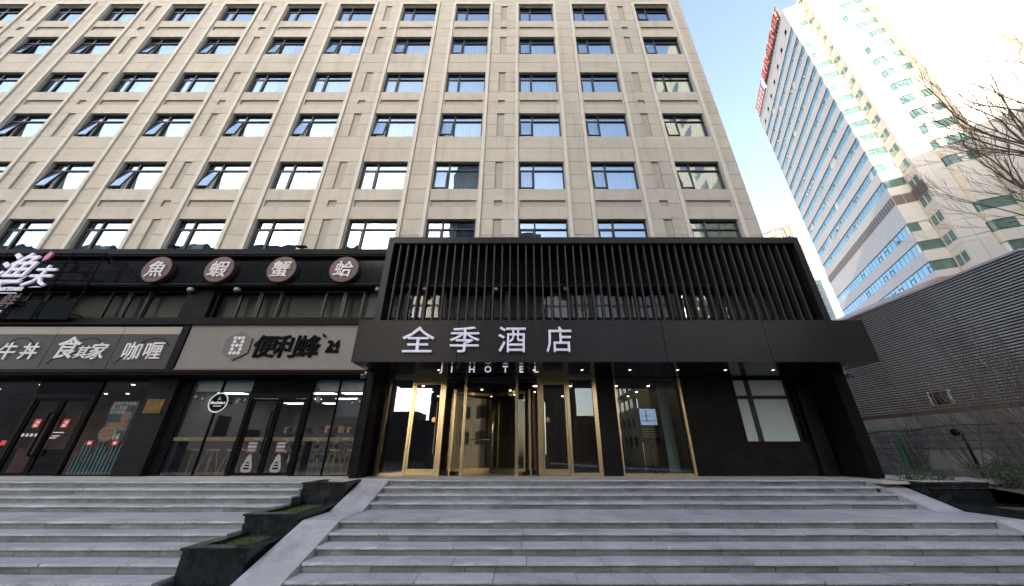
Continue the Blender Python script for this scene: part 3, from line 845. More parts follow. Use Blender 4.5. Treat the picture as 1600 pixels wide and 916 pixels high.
# ------------------------------------------------------------------ shop signs
sb_ = thing('store_sign', 'wide warm grey store sign with a hexagon of dots, black characters and 24', 'sign', (-8.1, 11.2, 3.1))
part('face', MB().box(-11.34, -4.83, 11.19, 11.27, 3.16, 4.62), M['signgrey'], sb_)
part('lip', MB().box(-11.34, -4.83, 11.17, 11.275, 4.622, 4.655).box(-11.34, -4.83, 11.16, 11.275, 3.105, 3.158), M['signlip'], sb_)
hx_ = MB().xz([(-9.51 + .50 * math.sin(-k * PI / 3), 3.92 + .50 * math.cos(-k * PI / 3)) for k in range(6)], 11.13, 11.189)
part('hexagon', hx_, M['hexgrey'], sb_)
dots = MB()
for r_, row in enumerate(['.xxx', '.x..x', '.xxx', '.x..x', '.xxx']):
    cols_ = {0: (-1, 0, 1), 1: (-1.0, 1.0), 2: (-1, 0, 1), 3: (-1.0, 1.0), 4: (-1, 0, 1)}[r_]
    for c_ in cols_:
        dots.lathe([(.058, 0), (.058, .012)], (-9.51 + c_ * .135 + (.0 if r_ % 2 == 0 else .02), 11.117, 4.18 - r_ * .13), 14, 'y')
part('dots', dots, M['signtext'], sb_)
for i, ch in enumerate('便利蜂'):
    part('character', text_mb(ch, .82, .03, .012, shear=.08, mats=[M['inkblack']], name='character'), None, sb_, (-8.56 + .72 * i, 11.155, 3.90))
part('tick_mark', MB().tube([(-6.72, 11.15, 4.33), (-6.66, 11.15, 4.24), (-6.60, 11.15, 4.26)], .03, 6), M['inkblack'], sb_)
part('numerals', text_mb('24', .42, .02, .014, mats=[M['inkblack']]), None, sb_, (-6.28, 11.16, 3.95))
part('hours_lettering', text_mb('HOURS', .13, .02, .010, mats=[M['inkblack']]), None, sb_, (-6.29, 11.16, 3.73))

sa = thing('curry_sign', 'dark three panel shop sign with white characters under a pale strip', 'sign', (-15, 11.2, 3.1))
for a, b in ((-20.6, -18.2), (-18.18, -15.87), (-15.85, -13.64), (-13.62, -11.66)):
    part('panel', MB().box(a, b, 11.19, 11.27, 3.13, 4.33), M['signdark'], sa)
    part('pale_strip', MB().box(a, b, 11.185, 11.27, 4.333, 4.60), M['signstrip'], sa)
    part('swirl', MB().tube([(a + .2 + 1.6 * t, 11.187, 3.3 + .9 * math.sin(t * 2.4)) for t in [k / 10 for k in range(11)]], .012, 4), M['metal2'], sa)
for ch, xx, sz, bold, shr in (('牛', -17.15, .62, .012, 0), ('丼', -16.42, .60, .012, 0), ('食', -15.18, .80, .012, .12), ('其', -14.64, .46, .008, .12), ('家', -14.14, .60, .010, .12), ('咖', -12.98, .66, .008, 0), ('喱', -12.27, .66, .008, 0)):
    zz = 3.86 if ch == '食' else 3.70 if ch == '其' else 3.74
    part('character', text_mb(ch, sz, .015, bold, shear=shr, mats=[M['signtext']], name='character'), None, sa, (xx, 11.17, zz))

# four maroon discs
names = [('魚', 'fish', 'leftmost'), ('蝦', 'shrimp', 'second from left'), ('蟹', 'crab', 'third from left'), ('蛤', 'clam', 'rightmost')]
for i, (ch, en, pos) in enumerate(names):
    xx = -13.52 + 2.325 * i
    t = thing('disc_sign', 'round maroon sign with character ' + ch + ', ' + pos + ' of four on the band', 'sign', (xx, 11.2, 6.3), 'round maroon seafood signs')
    part('drum', MB().lathe([(.535, 0), (.535, .16)], (xx, 11.13, 6.84), 40, 'y'), M['discrim'], t)
    part('face', MB().lathe([(.52, 0), (.52, .01)], (xx, 11.118, 6.84), 40, 'y'), M['disc'], t)
    part('character', text_mb(ch, .70, .012, .010, shear=.12, mats=[M['signtext']], name='character'), None, t, (xx, 11.10, 6.84))

# restaurant sign rack at the far left
rk = thing('sign_rack', 'black steel lattice rack carrying the restaurant sign at the left frame edge', 'rack', (-18, 10.9, 4.8))
def bar(a, b, r=.022): part('rack_bar', MB().tube([a, b], r, 5), M['black'], rk)
for xx in (-20.6, -19.2, -17.8, -16.75, -15.5):
    bar((xx, 10.95, 4.78), (xx, 10.95, 7.45)); bar((xx, 10.95, 7.30), (xx, 11.25, 7.1)); bar((xx, 10.95, 5.0), (xx, 11.3, 5.0))
for zz in (4.80, 5.55, 6.30, 6.62, 7.0, 7.42): bar((-20.6, 10.965, zz), (-15.5, 10.965, zz), .018)
for xa, za, xb, zb in ((-16.75, 6.9, -15.5, 6.3), (-17.8, 4.9, -16.75, 5.5), (-15.5, 7.4, -14.2, 6.4), (-15.5, 5.5, -14.6, 6.0)): bar((xa, 10.98, za), (xb, 11.1, zb), .015)
part('mesh_panel', MB().box(-20.6, -15.6, 11.0, 11.015, 4.8, 5.5), M['bandpanel'], rk)
rs_ = thing('restaurant_sign', 'large white brush lettered restaurant sign with a pink petal, cut by the left frame edge', 'sign', (-18, 10.9, 5))
for ch, xx, zz, sz, sh2 in (('渔', -18.35, 6.72, 1.40, .35), ('夫', -17.25, 6.42, .90, .25)):
    part('character', text_mb(ch, sz, .03, .013, shear=sh2, mats=[M['letter']], name='character'), None, rs_, (xx, 10.85, zz))
part('petal', MB().xz([(-17.55, 7.02), (-17.38, 7.10), (-17.32, 7.34), (-17.44, 7.44), (-17.56, 7.22)], 10.84, 10.90), M['pink'], rs_)
part('swash', MB().tube([(-19.2, 10.86, 6.12), (-18.6, 10.86, 6.08), (-18.0, 10.86, 6.2), (-17.7, 10.86, 6.42)], [.01, .05, .05, .01], 6).tube([(-17.42, 10.86, 5.96), (-17.15, 10.86, 5.985), (-16.95, 10.86, 5.96)], [.004, .028, .004], 5), M['letter'], rs_)
part('latin_lettering', text_mb('Fishermen', .30, .012, .008, shear=.3, mats=[M['letter']]), None, rs_, (-18.2, 10.86, 5.93))
part('small_character', text_mb('鲜', .58, .012, .008, shear=.3, mats=[M['disc']]), None, rs_, (-17.78, 10.86, 5.45))
part('small_character', text_mb('来!', .30, .012, .008, shear=.3, mats=[M['letter']]), None, rs_, (-18.0, 10.86, 4.98))
part('underline', MB().box(-19.2, -17.7, 10.85, 10.87, 5.72, 5.75), M['letter'], rs_)
# security domes under the band, flood lights on the coping
for xx, lb in ((-12.2, 'dome camera in front of the upper stone pier'), (-10.48, 'dome camera above the store sign hexagon'), (-5.25, 'dome camera beside the black entrance box'), (-3.5, 'dome camera behind the first metal fins'), (-.9, 'dome camera behind the fins above the third character'), (1.72, 'dome camera behind the fins right of the last character')):
    t = thing('dome_camera', lb, 'camera', (xx, 11.38, 6.2), 'white dome cameras under the sign band')
    part('housing', MB().lathe([(.10, 6.20), (.115, 6.12), (.115, 6.07)], (xx, 11.42, 0), 18), M['camwhite'], t, smooth=True)
    part('lens_dome', MB().lathe([(.09, 6.068), (.085, 6.03), (.06, 5.99), (.01, 5.975)], (xx, 11.42, 0), 16), M['soffit'], t, smooth=True)
for xx, lb in ((-13.25, 'small black floodlight on the coping left of the first maroon disc'), (-8.35, 'small black floodlight on the coping above the third maroon disc')):
    t = thing('floodlight', lb, 'light', (xx, 11.2, 7.69), 'floodlights on the shop coping')
    part('bracket', MB().box(xx - .02, xx + .02, 11.14, 11.18, 7.69, 7.78), M['black'], t)
    part('lamp_head', MB().obox((xx, 11.1, 7.80), (.16, 0, 0), (0, .07, .02), (0, -.015, .035)), M['metal2'], t)

# ------------------------------------------------------------------ hotel entrance: black portal, canopy, fins
ent = thing('entrance_portal', 'big black metal entrance portal with a fascia and a screen of vertical fins', 'portal', (2.7, 10.8, 0))
# fascia in panels
seams = [-4.79, -1.80, 1.20, 4.20, 7.20, 10.22]
for a, b in zip(seams[:-1], seams[1:]):
    part('fascia_panel', MB().box(a + .008, b - .008, 9.56, 9.60, 2.985, 4.236), M['metal'], ent)
part('canopy_body', MB().box(-4.78, 10.21, 9.602, 10.9, 3.02, 4.228), M['metal2'], ent)
part('soffit_panel', MB().box(-4.78, 10.21, 9.604, 12.1, 2.988, 3.018), M['soffit'], ent)
part('canopy_back', MB().box(-4.78, 10.21, 10.902, 12.0, 3.02, 4.72), M['black'], ent)
# louver frame
part('frame_side', MB().box(-4.82, -4.60, 10.55, 11.30, 4.23, 7.61), M['metal'], ent)
part('frame_side', MB().box(10.04, 10.26, 10.55, 11.95, 4.23, 7.61), M['metal'], ent)
for a, b in zip([-4.82, -1.8, 1.4, 4.4, 7.4], [-1.8, 1.4, 4.4, 7.4, 10.26]):
    part('frame_top', MB().box(a + .002, b - .002, 10.55, 11.45, 7.612, 7.87), M['metal'], ent)
part('frame_soffit', MB().box(-4.6, 10.04, 10.60, 11.29, 7.58, 7.61), M['black'], ent)
part('frame_roof', MB().box(-4.82, 10.26, 11.452, TY - .08, 7.64, 7.80), M['black'], ent)
me_fin = MB().box(-.024, .024, 10.62, 10.80, 4.236, 7.579).mesh('fin', M['fin'])
for i in range(50):
    part('fin', me_fin, None, ent, (-4.60 + .2875 * (i + 1) - .06, 0, 0))
part('fin_rail', MB().box(-4.6, 10.04, 10.81, 10.85, 5.95, 6.02), M['metal2'], ent)
# side blades down to the landing
for x0, x1 in ((-4.79, -4.58), (9.85, 10.22)):
    part('side_blade', MB().box(x0, x1, 10.8, 12.3, 0.0, 2.985), M['metal2'], ent)
dlm = MB().lathe([(.045, 2.978), (.045, 2.986)], (0, 0, 0), 14).mesh('downlight_lamp', M['spot'])
dlr = MB().lathe([(.07, 2.981), (.07, 2.987)], (0, 0, 0), 16).mesh('downlight', M['brass'])
for i in (0, 2, 3, 4, 5, 6, 7):
    o = part('downlight', dlr, None, ent, (-2.52 + 1.487 * i, 10.62, 0))
    part('lamp', dlm, None, o, (-2.52 + 1.487 * i, 10.62, 0))
# characters on the fascia
hs = thing('hotel_sign', 'four large white characters mounted on the black fascia above the entrance', 'sign', (-.95, 9.5, 3.2))
for ch, xx in (('全', -2.93), ('季', -1.59), ('酒', -.22), ('店', 1.135)):
    me = text_mb(ch, .90, .035, 0, mats=[M['letter']], name='character')
    zs = [v.co.z for v in me.vertices]; xs = [v.co.x for v in me.vertices]
    kz = .76 / (max(zs) - min(zs)); kx = {'全': .93, '季': .86, '酒': .80, '店': .74}[ch] / (max(xs) - min(xs))
    for v in me.vertices: v.co.z *= kz; v.co.x *= kx
    part('character', me, None, hs, (xx, 9.50, 3.625))
# small hanging sign
js = thing('hanging_sign', 'small white latin letters in a thin frame hanging under the black canopy', 'sign', (-.9, 10.0, 2.7))
fb = MB(); frame_bars(fb, -2.43, .62, 2.775, 2.984, .012, 10.0, 10.02)
part('sign_frame', fb, M['metal2'], js)
for ch, xx in zip('JIHOTEL', (-2.30, -1.99, -1.40, -.93, -.42, .05, .49)):
    me = text_mb(ch, .265, .012, .003, mats=[M['letterlit']], name='letter')
    part('letter', me, None, js, (xx, 9.985, 2.868))

# ------------------------------------------------------------------ entrance wall
ew = thing('entrance_wall', 'dark granite ground floor wall with a lobby window and a frosted window right of the doors', 'wall', (6, 11.8, 0))
part('wall_backing', MB().box(2.58, 3.20, 11.83, 12.2, 0, 2.985).box(5.46, 7.26, 11.83, 12.2, 0, 2.985).box(7.261, 9.14, 11.832, 12.2, 0, .95).box(9.141, 9.84, 11.83, 12.2, 0, 2.985).box(7.262, 9.14, 11.834, 12.2, 2.92, 2.984), M['black'], ew)
def tiles(x0, x1, z0, z1, nx, nz, y0=11.80, y1=11.829):
    for i in range(nx):
        for j in range(nz):
            a, b = x0 + (x1 - x0) * i / nx, x0 + (x1 - x0) * (i + 1) / nx
            c, d = z0 + (z1 - z0) * j / nz, z0 + (z1 - z0) * (j + 1) / nz
            part('stone_tile', MB().box(a + .002, b - .002, y0, y1, c + .002, d - .002), M['darkstone'], ew)
tiles(2.58, 3.20, 0, 2.98, 1, 5)
tiles(5.46, 7.26, 0, 2.98, 2, 5)
tiles(7.26, 9.14, 0, .95, 2, 2)
tiles(9.14, 9.84, 0, 2.98, 1, 5)
part('reveal', MB().box(7.262, 7.28, 11.83, 12.1, .952, 2.918).box(9.10, 9.139, 11.70, 12.1, .952, 2.918).box(7.281, 9.099, 11.78, 12.1, .952, .98), M['metal2'], ew)
part('pilaster', MB().box(9.24, 9.70, 11.66, 11.799, 0, 2.72), M['darkstone'], ew)
fw = part('window', MB().box(7.68, 7.83, 11.86, 11.94, .98, 2.90).box(7.282, 7.679, 11.865, 11.935, 2.28, 2.39).box(7.831, 9.0, 11.865, 11.935, 2.28, 2.39).box(9.0, 9.098, 11.86, 11.94, .98, 2.90), M['winframe'], ew)
for a, b, c, d in ((7.282, 7.68, .985, 2.28), (7.83, 9.0, .985, 2.28), (7.282, 7.68, 2.39, 2.90), (7.83, 9.0, 2.39, 2.90)):
    part('frosted_pane', MB().poly([(a, 11.90, c), (b, 11.90, c), (b, 11.90, d), (a, 11.90, d)]), M['frost'], fw)
lw_ = part('lobby_window', MB().box(3.20, 3.25, 11.80, 11.9, .0, 2.95).box(5.36, 5.44, 11.76, 11.9, .0, 2.95).box(3.251, 5.359, 11.78, 11.88, .0, .07), M['brass'], ew)
part('pane', MB().poly([(3.25, 11.86, .07), (5.36, 11.86, .07), (5.36, 11.86, 2.95), (3.25, 11.86, 2.95)]), M['lobbyglass'], lw_)
# lobby interior
part('lobby_wall', MB().box(-4.7, 5.45, 16.5, 16.6, 0, 3.0).box(-4.77, -4.6, 12.31, 16.49, 0, 2.95).box(5.46, 5.6, 12.21, 16.49, 0, 2.95), M['woodred'], ew)
part('lobby_ceiling', MB().box(-4.6, 5.45, 12.11, 16.49, 2.90, 2.98), M['brownroom'], ew)
ws = MB()
for i in range(34): ws.box(-4.5 + i * .29, -4.40 + i * .29, 16.40, 16.499, .0, 2.9)
part('wood_batten', ws, M['woodred'], ew)
dl2 = MB()
for xx in (-3.6, -2.2, .6, 1.9, 3.6, 4.8):
    for yy in (13.0, 14.4, 15.6): dl2.lathe([(.05, 2.888), (.05, 2.899)], (xx, yy, 0), 12)
part('lobby_downlight', dl2, M['spotin'], ew)
part('lobby_curtain', MB().box(4.95, 5.30, 12.6, 12.64, .05, 2.85), M['frost'], ew)
scn = thing('lobby_screen', 'upright information screen glowing blue behind the lobby window', 'screen', (4.4, 12.5, .9))
part('screen_case', MB().box(4.10, 4.74, 12.42, 12.50, .95, 2.05), M['black'], scn)
part('display', MB().box(4.14, 4.70, 12.41, 12.419, 1.50, 2.02), M['screen'], scn)
part('print', MB().box(4.16, 4.68, 12.405, 12.409, 1.62, 1.64).box(4.2, 4.5, 12.405, 12.409, 1.78, 1.80).box(4.34, 4.37, 12.405, 12.409, 1.6, 1.98).box(4.16, 4.6, 12.41, 12.419, 1.36, 1.38).box(4.16, 4.6, 12.41, 12.419, 1.28, 1.30).box(4.16, 4.6, 12.41, 12.419, 1.20, 1.22).box(4.16, 4.6, 12.41, 12.419, 1.12, 1.14), M['greyroom'], scn)
part('screen_leg', MB().box(4.38, 4.46, 12.44, 12.48, 0.0, .95), M['black'], scn)

# brass door front: sidelights, two swing doors, revolving door
df = thing('brass_door_front', 'brass framed glass front with fixed side panes around the revolving door', 'door frame', (-.93, 11.8, 0))
DT = 2.90
for x0, x1 in ((-4.47, -4.34), (-3.60, -3.53), (-2.60, -2.47), (.59, .73), (1.56, 1.66), (2.44, 2.57)):
    part('brass_post', MB().box(x0, x1, 11.74, 11.86, 0, DT), M['brass'], df)
part('brass_header', MB().box(-4.47, -2.47, 11.745, 11.855, DT + .001, DT + .08).box(.59, 2.57, 11.745, 11.855, DT + .001, DT + .08), M['brass'], df)
for x0, x1 in ((-4.34, -3.60), (1.66, 2.44)):
    part('side_pane', MB().poly([(x0, 11.80, .09), (x1, 11.80, .09), (x1, 11.80, DT), (x0, 11.80, DT)]), M['lobbyglass'], df)
    part('bottom_rail', MB().box(x0 + .001, x1 - .001, 11.76, 11.84, 0, .09), M['brass'], df)
def swing_door(x0, x1, hx, label):
    t = thing('glass_door', label, 'door', ((x0 + x1) / 2, 11.8, 0), 'brass framed glass doors')
    mb = MB(); z0, z1 = .015, DT - .01
    mb.box(x0, x1, 11.765, 11.835, z0, .19).box(x0, x1, 11.765, 11.835, z1 - .15, z1)
    mb.box(x0, x0 + .05, 11.766, 11.834, .19, z1 - .15).box(x1 - .05, x1, 11.766, 11.834, .19, z1 - .15)
    part('door_frame', mb, M['brass'], t)
    part('pane', MB().poly([(x0 + .05, 11.80, .19), (x1 - .05, 11.80, .19), (x1 - .05, 11.80, z1 - .15), (x0 + .05, 11.80, z1 - .15)]), M['lobbyglass'], t)
    part('handle', MB().tube([(hx, 11.68, .60), (hx, 11.68, 2.15)], .022, 8).tube([(hx, 11.68, .95), (hx, 11.77, .95)], .012, 6).tube([(hx, 11.68, 1.85), (hx, 11.77, 1.85)], .012, 6), M['steel'], t)
    part('round_sticker', MB().lathe([(.075, 0), (.075, .003)], ((hx * .75 + .25 * (x0 + x1) / 2), 11.79, 1.62), 18, 'y'), M['plaque'], t)
swing_door(-3.52, -2.61, -2.70, 'brass framed glass swing door left of the revolving door')
swing_door(.74, 1.55, .82, 'brass framed glass swing door right of the revolving door')
rv = thing('revolving_door', 'glass and brass revolving door in the middle of the hotel entrance', 'door', (-.93, 12.35, 0))
RC = (-.95, 12.95); RR = 1.45
def arc(a0, a1, r, z0, z1, n=14):
    mb = MB()
    for i in range(n):
        ta, tb = a0 + (a1 - a0) * i / n, a0 + (a1 - a0) * (i + 1) / n
        p = lambda t, z: (RC[0] + r * math.sin(t), RC[1] - r * math.cos(t), z)
        mb.poly([p(ta, z0), p(tb, z0), p(tb, z1), p(ta, z1)])
    return mb
def arcbox(a0, a1, r0, r1, z0, z1, n=20):
    mb = MB()
    p = lambda t, r, z: (RC[0] + r * math.sin(t), RC[1] - r * math.cos(t), z)
    for i in range(n):
        ta, tb = a0 + (a1 - a0) * i / n, a0 + (a1 - a0) * (i + 1) / n
        mb.poly([p(ta, r1, z0), p(tb, r1, z0), p(tb, r1, z1), p(ta, r1, z1)])
        mb.poly([p(ta, r0, z0), p(ta, r0, z1), p(tb, r0, z1), p(tb, r0, z0)])
        mb.poly([p(ta, r1, z1), p(tb, r1, z1), p(tb, r0, z1), p(ta, r0, z1)])
        mb.poly([p(ta, r1, z0), p(ta, r0, z0), p(tb, r0, z0), p(tb, r1, z0)])
    return mb
OA = R(36)
for s in (-1, 1):
    a0, a1 = sorted((s * OA, s * R(118)))
    part('curved_pane', arc(a0, a1, RR, .12, 2.66), M['drumglass'], rv, smooth=True)
    part('curved_base', arcbox(a0, a1, RR - .04, RR + .03, 0, .12), M['brass'], rv)
    for a in (s * OA, s * R(62), s * R(88)):
        px, py = RC[0] + RR * math.sin(a), RC[1] - RR * math.cos(a)
        part('drum_post', MB().box(px - .05, px + .05, py - .05, py + .05, 0, 2.66 if abs(a) > 1 else 2.97), M['brass'], rv)
part('drum_header', arcbox(-R(118), R(118), RR - .06, RR + .02, 2.74, 2.90, 40), M['soffit'], rv, smooth=True)
part('drum_trim', arcbox(-R(118), R(118), RR - .05, RR + .025, 2.66, 2.739, 40), M['metal2'], rv, smooth=True)
part('drum_ceiling', MB().lathe([(RR - .07, 2.64), (RR - .07, 2.66)], (RC[0], RC[1], 0), 40), M['metal2'], rv)
part('drum_cap', MB().box(-2.469, .589, 11.90, 12.05, 2.905, 2.98), M['soffit'], rv)
dl3 = MB()
for a in range(5):
    dl3.lathe([(.035, 2.630), (.035, 2.639)], (RC[0] + .85 * math.cos(a * 1.256 + .5), RC[1] + .85 * math.sin(a * 1.256 + .5), 0), 10)
part('drum_downlight', dl3, M['spotin'], rv)
part('centre_shaft', MB().lathe([(.06, 0), (.06, 2.638)], (RC[0], RC[1], 0), 16), M['brass'], rv, smooth=True)
for a in (R(205), R(325), R(85)):
    d = Vector((math.cos(a), math.sin(a), 0)); c = Vector((RC[0], RC[1], 0)); L_ = RR - .09
    wv = part('wing', MB().obox(c + d * (L_ / 2 + .06) + Vector((0, 0, .09)), d * (L_ / 2 - .02), Vector((-d.y, d.x, 0)) * .02, (0, 0, .09)).obox(c + d * (L_ / 2 + .06) + Vector((0, 0, 2.56)), d * (L_ / 2 - .02), Vector((-d.y, d.x, 0)) * .02, (0, 0, .05)).obox(c + d * L_ + Vector((0, 0, 1.32)), d * .025, Vector((-d.y, d.x, 0)) * .021, (0, 0, 1.2)), M['brass'], rv)
    a_ = c + d * .08; b_ = c + d * (L_ - .03)
    part('wing_pane', MB().poly([(a_.x, a_.y, .18), (b_.x, b_.y, .18), (b_.x, b_.y, 2.5), (a_.x, a_.y, 2.5)]), M['drumglass'], wv)
    part('push_bar', MB().tube([a_ + Vector((0, 0, 1.05)) + Vector((-d.y, d.x, 0)) * .05, b_ + Vector((0, 0, 1.05)) + Vector((-d.y, d.x, 0)) * .05], .014, 6), M['steel'], wv)
# bullet cameras at the canopy corners
for xx, s, lb in ((-4.88, -1, 'white bullet camera under the left end of the canopy'), (10.30, 1, 'white bullet camera under the right end of the canopy')):
    t = thing('bullet_camera', lb, 'camera', (xx, 10.85, 2.95), 'bullet cameras at the canopy ends')
    part('mount', MB().box(xx - .03, xx + .03, 10.84, 10.92, 2.86, 2.98), M['camwhite'], t)
    part('camera_body', MB().tube([(xx, 10.92, 2.84), (xx + s * .02, 10.66, 2.79)], [.045, .05], 10), M['camwhite'], t)
    part('camera_hood', MB().obox((xx, 10.78, 2.87), (.06, 0, 0), (0, .15, .02), (0, 0, .006)), M['camwhite'], t)
    part('lens', MB().lathe([(.035, 0), (.035, .01)], (xx + s * .02, 10.645, 2.788), 10, 'y'), M['inkblack'], t)

# ------------------------------------------------------------------ right hand side: ribbed grey building, block wall
cb = thing('ribbed_building', 'low grey building clad in horizontal metal ribs right of the entrance', 'building', (19, 12, 0))
part('wall', MB().box(14.0, 26, 8.17, 40, 1.7, 5.74), M['black'], cb)
me_cr = MB().box(13.955, 26.045, 8.125, 40.045, -.027, .027)
me_cr.v = [(x + (.02 if (z > 0 and x < 20) else 0), y + (.02 if (z > 0 and y < 20) else 0), z) for x, y, z in me_cr.v]
me_cr = me_cr.mesh('cladding_rib', M['cladding'])
nrib = 44
for i in range(nrib):
    part('cladding_rib', me_cr, None, cb, (0, 0, 1.98 + i * .0868))
part('roof_flashing', MB().box(13.93, 26.07, 8.10, 40.07, 5.76, 5.83), M['flash'], cb)
part('rusty_trim', MB().box(13.82, 14.0, 8.4, 30, 1.79, 1.95), M['rust'], cb)
part('vent_window', MB().box(13.93, 13.954, 11.42, 11.96, 2.12, 2.48), M['black'], cb)
fbv = MB()
part('vent_frame', MB().box(13.90, 13.955, 11.36, 11.42, 2.08, 2.52), M['white'], cb)
part('vent_frame', MB().box(13.90, 13.955, 11.96, 12.0, 2.08, 2.52), M['white'], cb)
bw = thing('block_wall', 'weathered concrete block wall with a rendered top course below the ribbed building', 'wall', (13.6, 11, -.8))
part('render_course', MB().box(13.62, 13.999, 5.0, 22, 1.38, 1.785), M['render'], bw)
part('wall_core', MB().box(13.43, 13.9, 5.0, 17.9, -1.6, 1.375), M['concrete'], bw)
bb = [MB().box(0, .035, .004, .396, .004, .186).mesh('concrete_block', M['block'])]
bg = random.Random(8)
for r_ in range(9):
    z = -.42 + r_ * .2
    for c_ in range(22):
        y = 6.2 + c_ * .4 + (.2 if r_ % 2 else 0)
        part('concrete_block', bb[0], None, bw, (13.395 + bg.uniform(-.006, .006), y, z))
part('mortar_patch', MB().box(13.375, 13.39, 10.6, 12.4, .15, .72), M['render'], bw)
solid('green_tarp', MB().tube([(13.25, 12.95, -.1), (13.28, 13.0, .55), (13.3, 13.02, 1.1)], [.10, .08, .06], 8), M['green'], 'rolled dark green tarp standing upright against the block wall', 'tarp')
solid('cable', MB().tube([(13.3, 14.4, 1.25), (13.32, 13.4, 1.36), (13.3, 12.5, 1.31), (13.3, 11.4, 1.42), (13.3, 9.6, 1.37), (13.3, 7.5, 1.40)], .014, 5), M['inkblack'], 'thin black cable sagging along the top of the block wall', 'cable')
lp = thing('lamp_post', 'short black lamp post with a small lamp head in front of the block wall', 'lamp', (13.0, 10.8, -.3))
part('post', MB().tube([(13.0, 10.82, -.35), (13.0, 10.82, 1.24)], .032, 8), M['black'], lp)
part('arm', MB().tube([(13.0, 10.82, 1.2), (12.84, 10.80, 1.26)], .02, 6), M['black'], lp)
part('lamp_head', MB().lathe([(.02, 1.30), (.09, 1.26), (.10, 1.18), (.06, 1.10)], (12.80, 10.80, 0), 12), M['black'], lp)
struct('planting_bed', MB().poly([(9.9, 9.38, -.12), (14.2, 9.38, -.12), (14.2, 20, .02), (11.0, 20, .02), (11.0, 10.9, -.02), (9.9, 10.9, -.1)]).poly([(11.36, 4, -.75), (14.2, 4, -.75), (14.2, 9.38, -.125), (11.36, 9.38, -.125)]), M['soil'])

# bare branches
def grow(mb, p, d, L_, r, lev, g, up=.12, spread=.75, kids=(2, 4)):
    pts = [Vector(p)]; rs = [r]; d = Vector(d).normalized(); n = 5
    for i in range(n):
        d = (d + Vector((g.uniform(-1, 1), g.uniform(-1, 1), g.uniform(-1, 1))) * .17 + Vector((0, 0, up))).normalized()
        pts.append(pts[-1] + d * L_ / n); rs.append(max(.0035, r * (1 - .5 * (i + 1) / n)))
    mb.tube(pts, rs, 6 if lev > 2 else 4 if lev > 0 else 3)
    if lev <= 0: return
    k = g.randint(*kids)
    for i in range(k):
        j = g.randint(2, n); q = pts[j]
        dd = (pts[j] - pts[j - 1]).normalized()
        s = Vector((g.uniform(-1, 1), g.uniform(-1, 1), g.uniform(-.6, .9)))
        grow(mb, q, dd + s * spread, L_ * g.uniform(.5, .75), rs[j] * .72, lev - 1, g, up, spread, kids)
    grow(mb, pts[-1], d, L_ * .7, rs[-1], lev - 1, g, up, spread, kids)
tr = thing('bare_tree', 'leafless tree reaching in from the right frame edge in front of the bright tower', 'tree', (17.3, 7.3, -1.6))
tg = random.Random(12)
tk = MB().tube([(17.3, 7.3, -1.6), (17.25, 7.3, 1), (17.0, 7.35, 3.5), (16.9, 7.4, 6.0), (16.8, 7.5, 8.2)], [.2, .17, .15, .12, .09], 10)
part('trunk', tk, M['bark'], tr)
for a, b, L_, r in (((17.0, 7.35, 5.2), (-1.0, .15, .55), 2.0, .05), ((16.9, 7.4, 6.4), (-.9, .25, .5), 2.3, .055), ((16.85, 7.45, 7.6), (-.55, .3, .9), 2.6, .06), ((16.8, 7.5, 8.2), (.15, .2, 1), 3.2, .075), ((16.8, 7.5, 8.0), (-.5, -.3, .9), 2.4, .05), ((16.95, 7.35, 4.0), (-.9, .4, .7), 1.3, .035), ((16.95, 7.35, 5.8), (-1.0, .35, .25), 2.1, .045), ((16.9, 7.4, 7.0), (-1.0, .1, .7), 2.4, .05), ((16.8, 7.5, 8.2), (-.35, .15, 1.0), 3.2, .042), ((16.85, 7.45, 7.9), (-.75, .2, 1.0), 2.6, .034)):
    cr = MB(); grow(cr, a, b, L_, r, 4, tg, .05, .62, (2, 3))
    part('branch', cr, M['bark'], tr)
def bare_shrub(label, x, y, z, n, L_, seed, lean=(0, 0)):
    g = random.Random(seed); mb = MB()
    for i in range(n):
        a = g.uniform(0, 2 * PI); rr = g.uniform(0, .25)
        grow(mb, (x + rr * math.cos(a), y + rr * math.sin(a), z), (math.cos(a) * .45 + lean[0], math.sin(a) * .45 + lean[1], 1), L_ * g.uniform(.7, 1.1), .013, 2, g, .02, .5, (1, 3))
    t = thing('bare_shrub', label, 'shrub', (x, y, z), 'leafless shrubs along the block wall')
    part('twigs', mb, M['twig'], t)
    part('stem', MB().tube([(x, y, z - .1), (x, y, z + .12)], .04, 6), M['bark'], t)
bare_shrub('dense leafless shrub at the right frame edge in front of the ribbed wall', 13.0, 8.6, -.2, 46, 2.1, 4, (-.05, .1))
bare_shrub('leafless shrub with long arching shoots between the lamp post and the frame edge', 13.15, 9.7, -.1, 28, 2.1, 5, (-.1, .15))
bare_shrub('thin leafless shrub by the black lamp post', 13.1, 10.9, -.1, 12, 1.8, 6, (0, .1))
bare_shrub('sparse leafless shrub close to the canopy end', 13.2, 12.6, 0, 6, 1.7, 9, (0, 0))
vn = thing('climbing_vine', 'leafless climbing vine stems trained up the block wall and over the metal ribs', 'vine', (13.3, 12, -.1))
vg = random.Random(31)
for i in range(9):
    y = 9.4 + i * .62; pts = []; yy = y; top = vg.uniform(2.4, 3.8)
    for k in range(9):
        z = -.1 + (top + .1) * k / 8
        pts.append((13.34 if z < 1.5 else 13.88, yy, z)); yy += vg.uniform(-.06, .12)
    part('stem', MB().tube(pts, [.026 - .002 * k for k in range(9)], 5), M['vine'], vn)
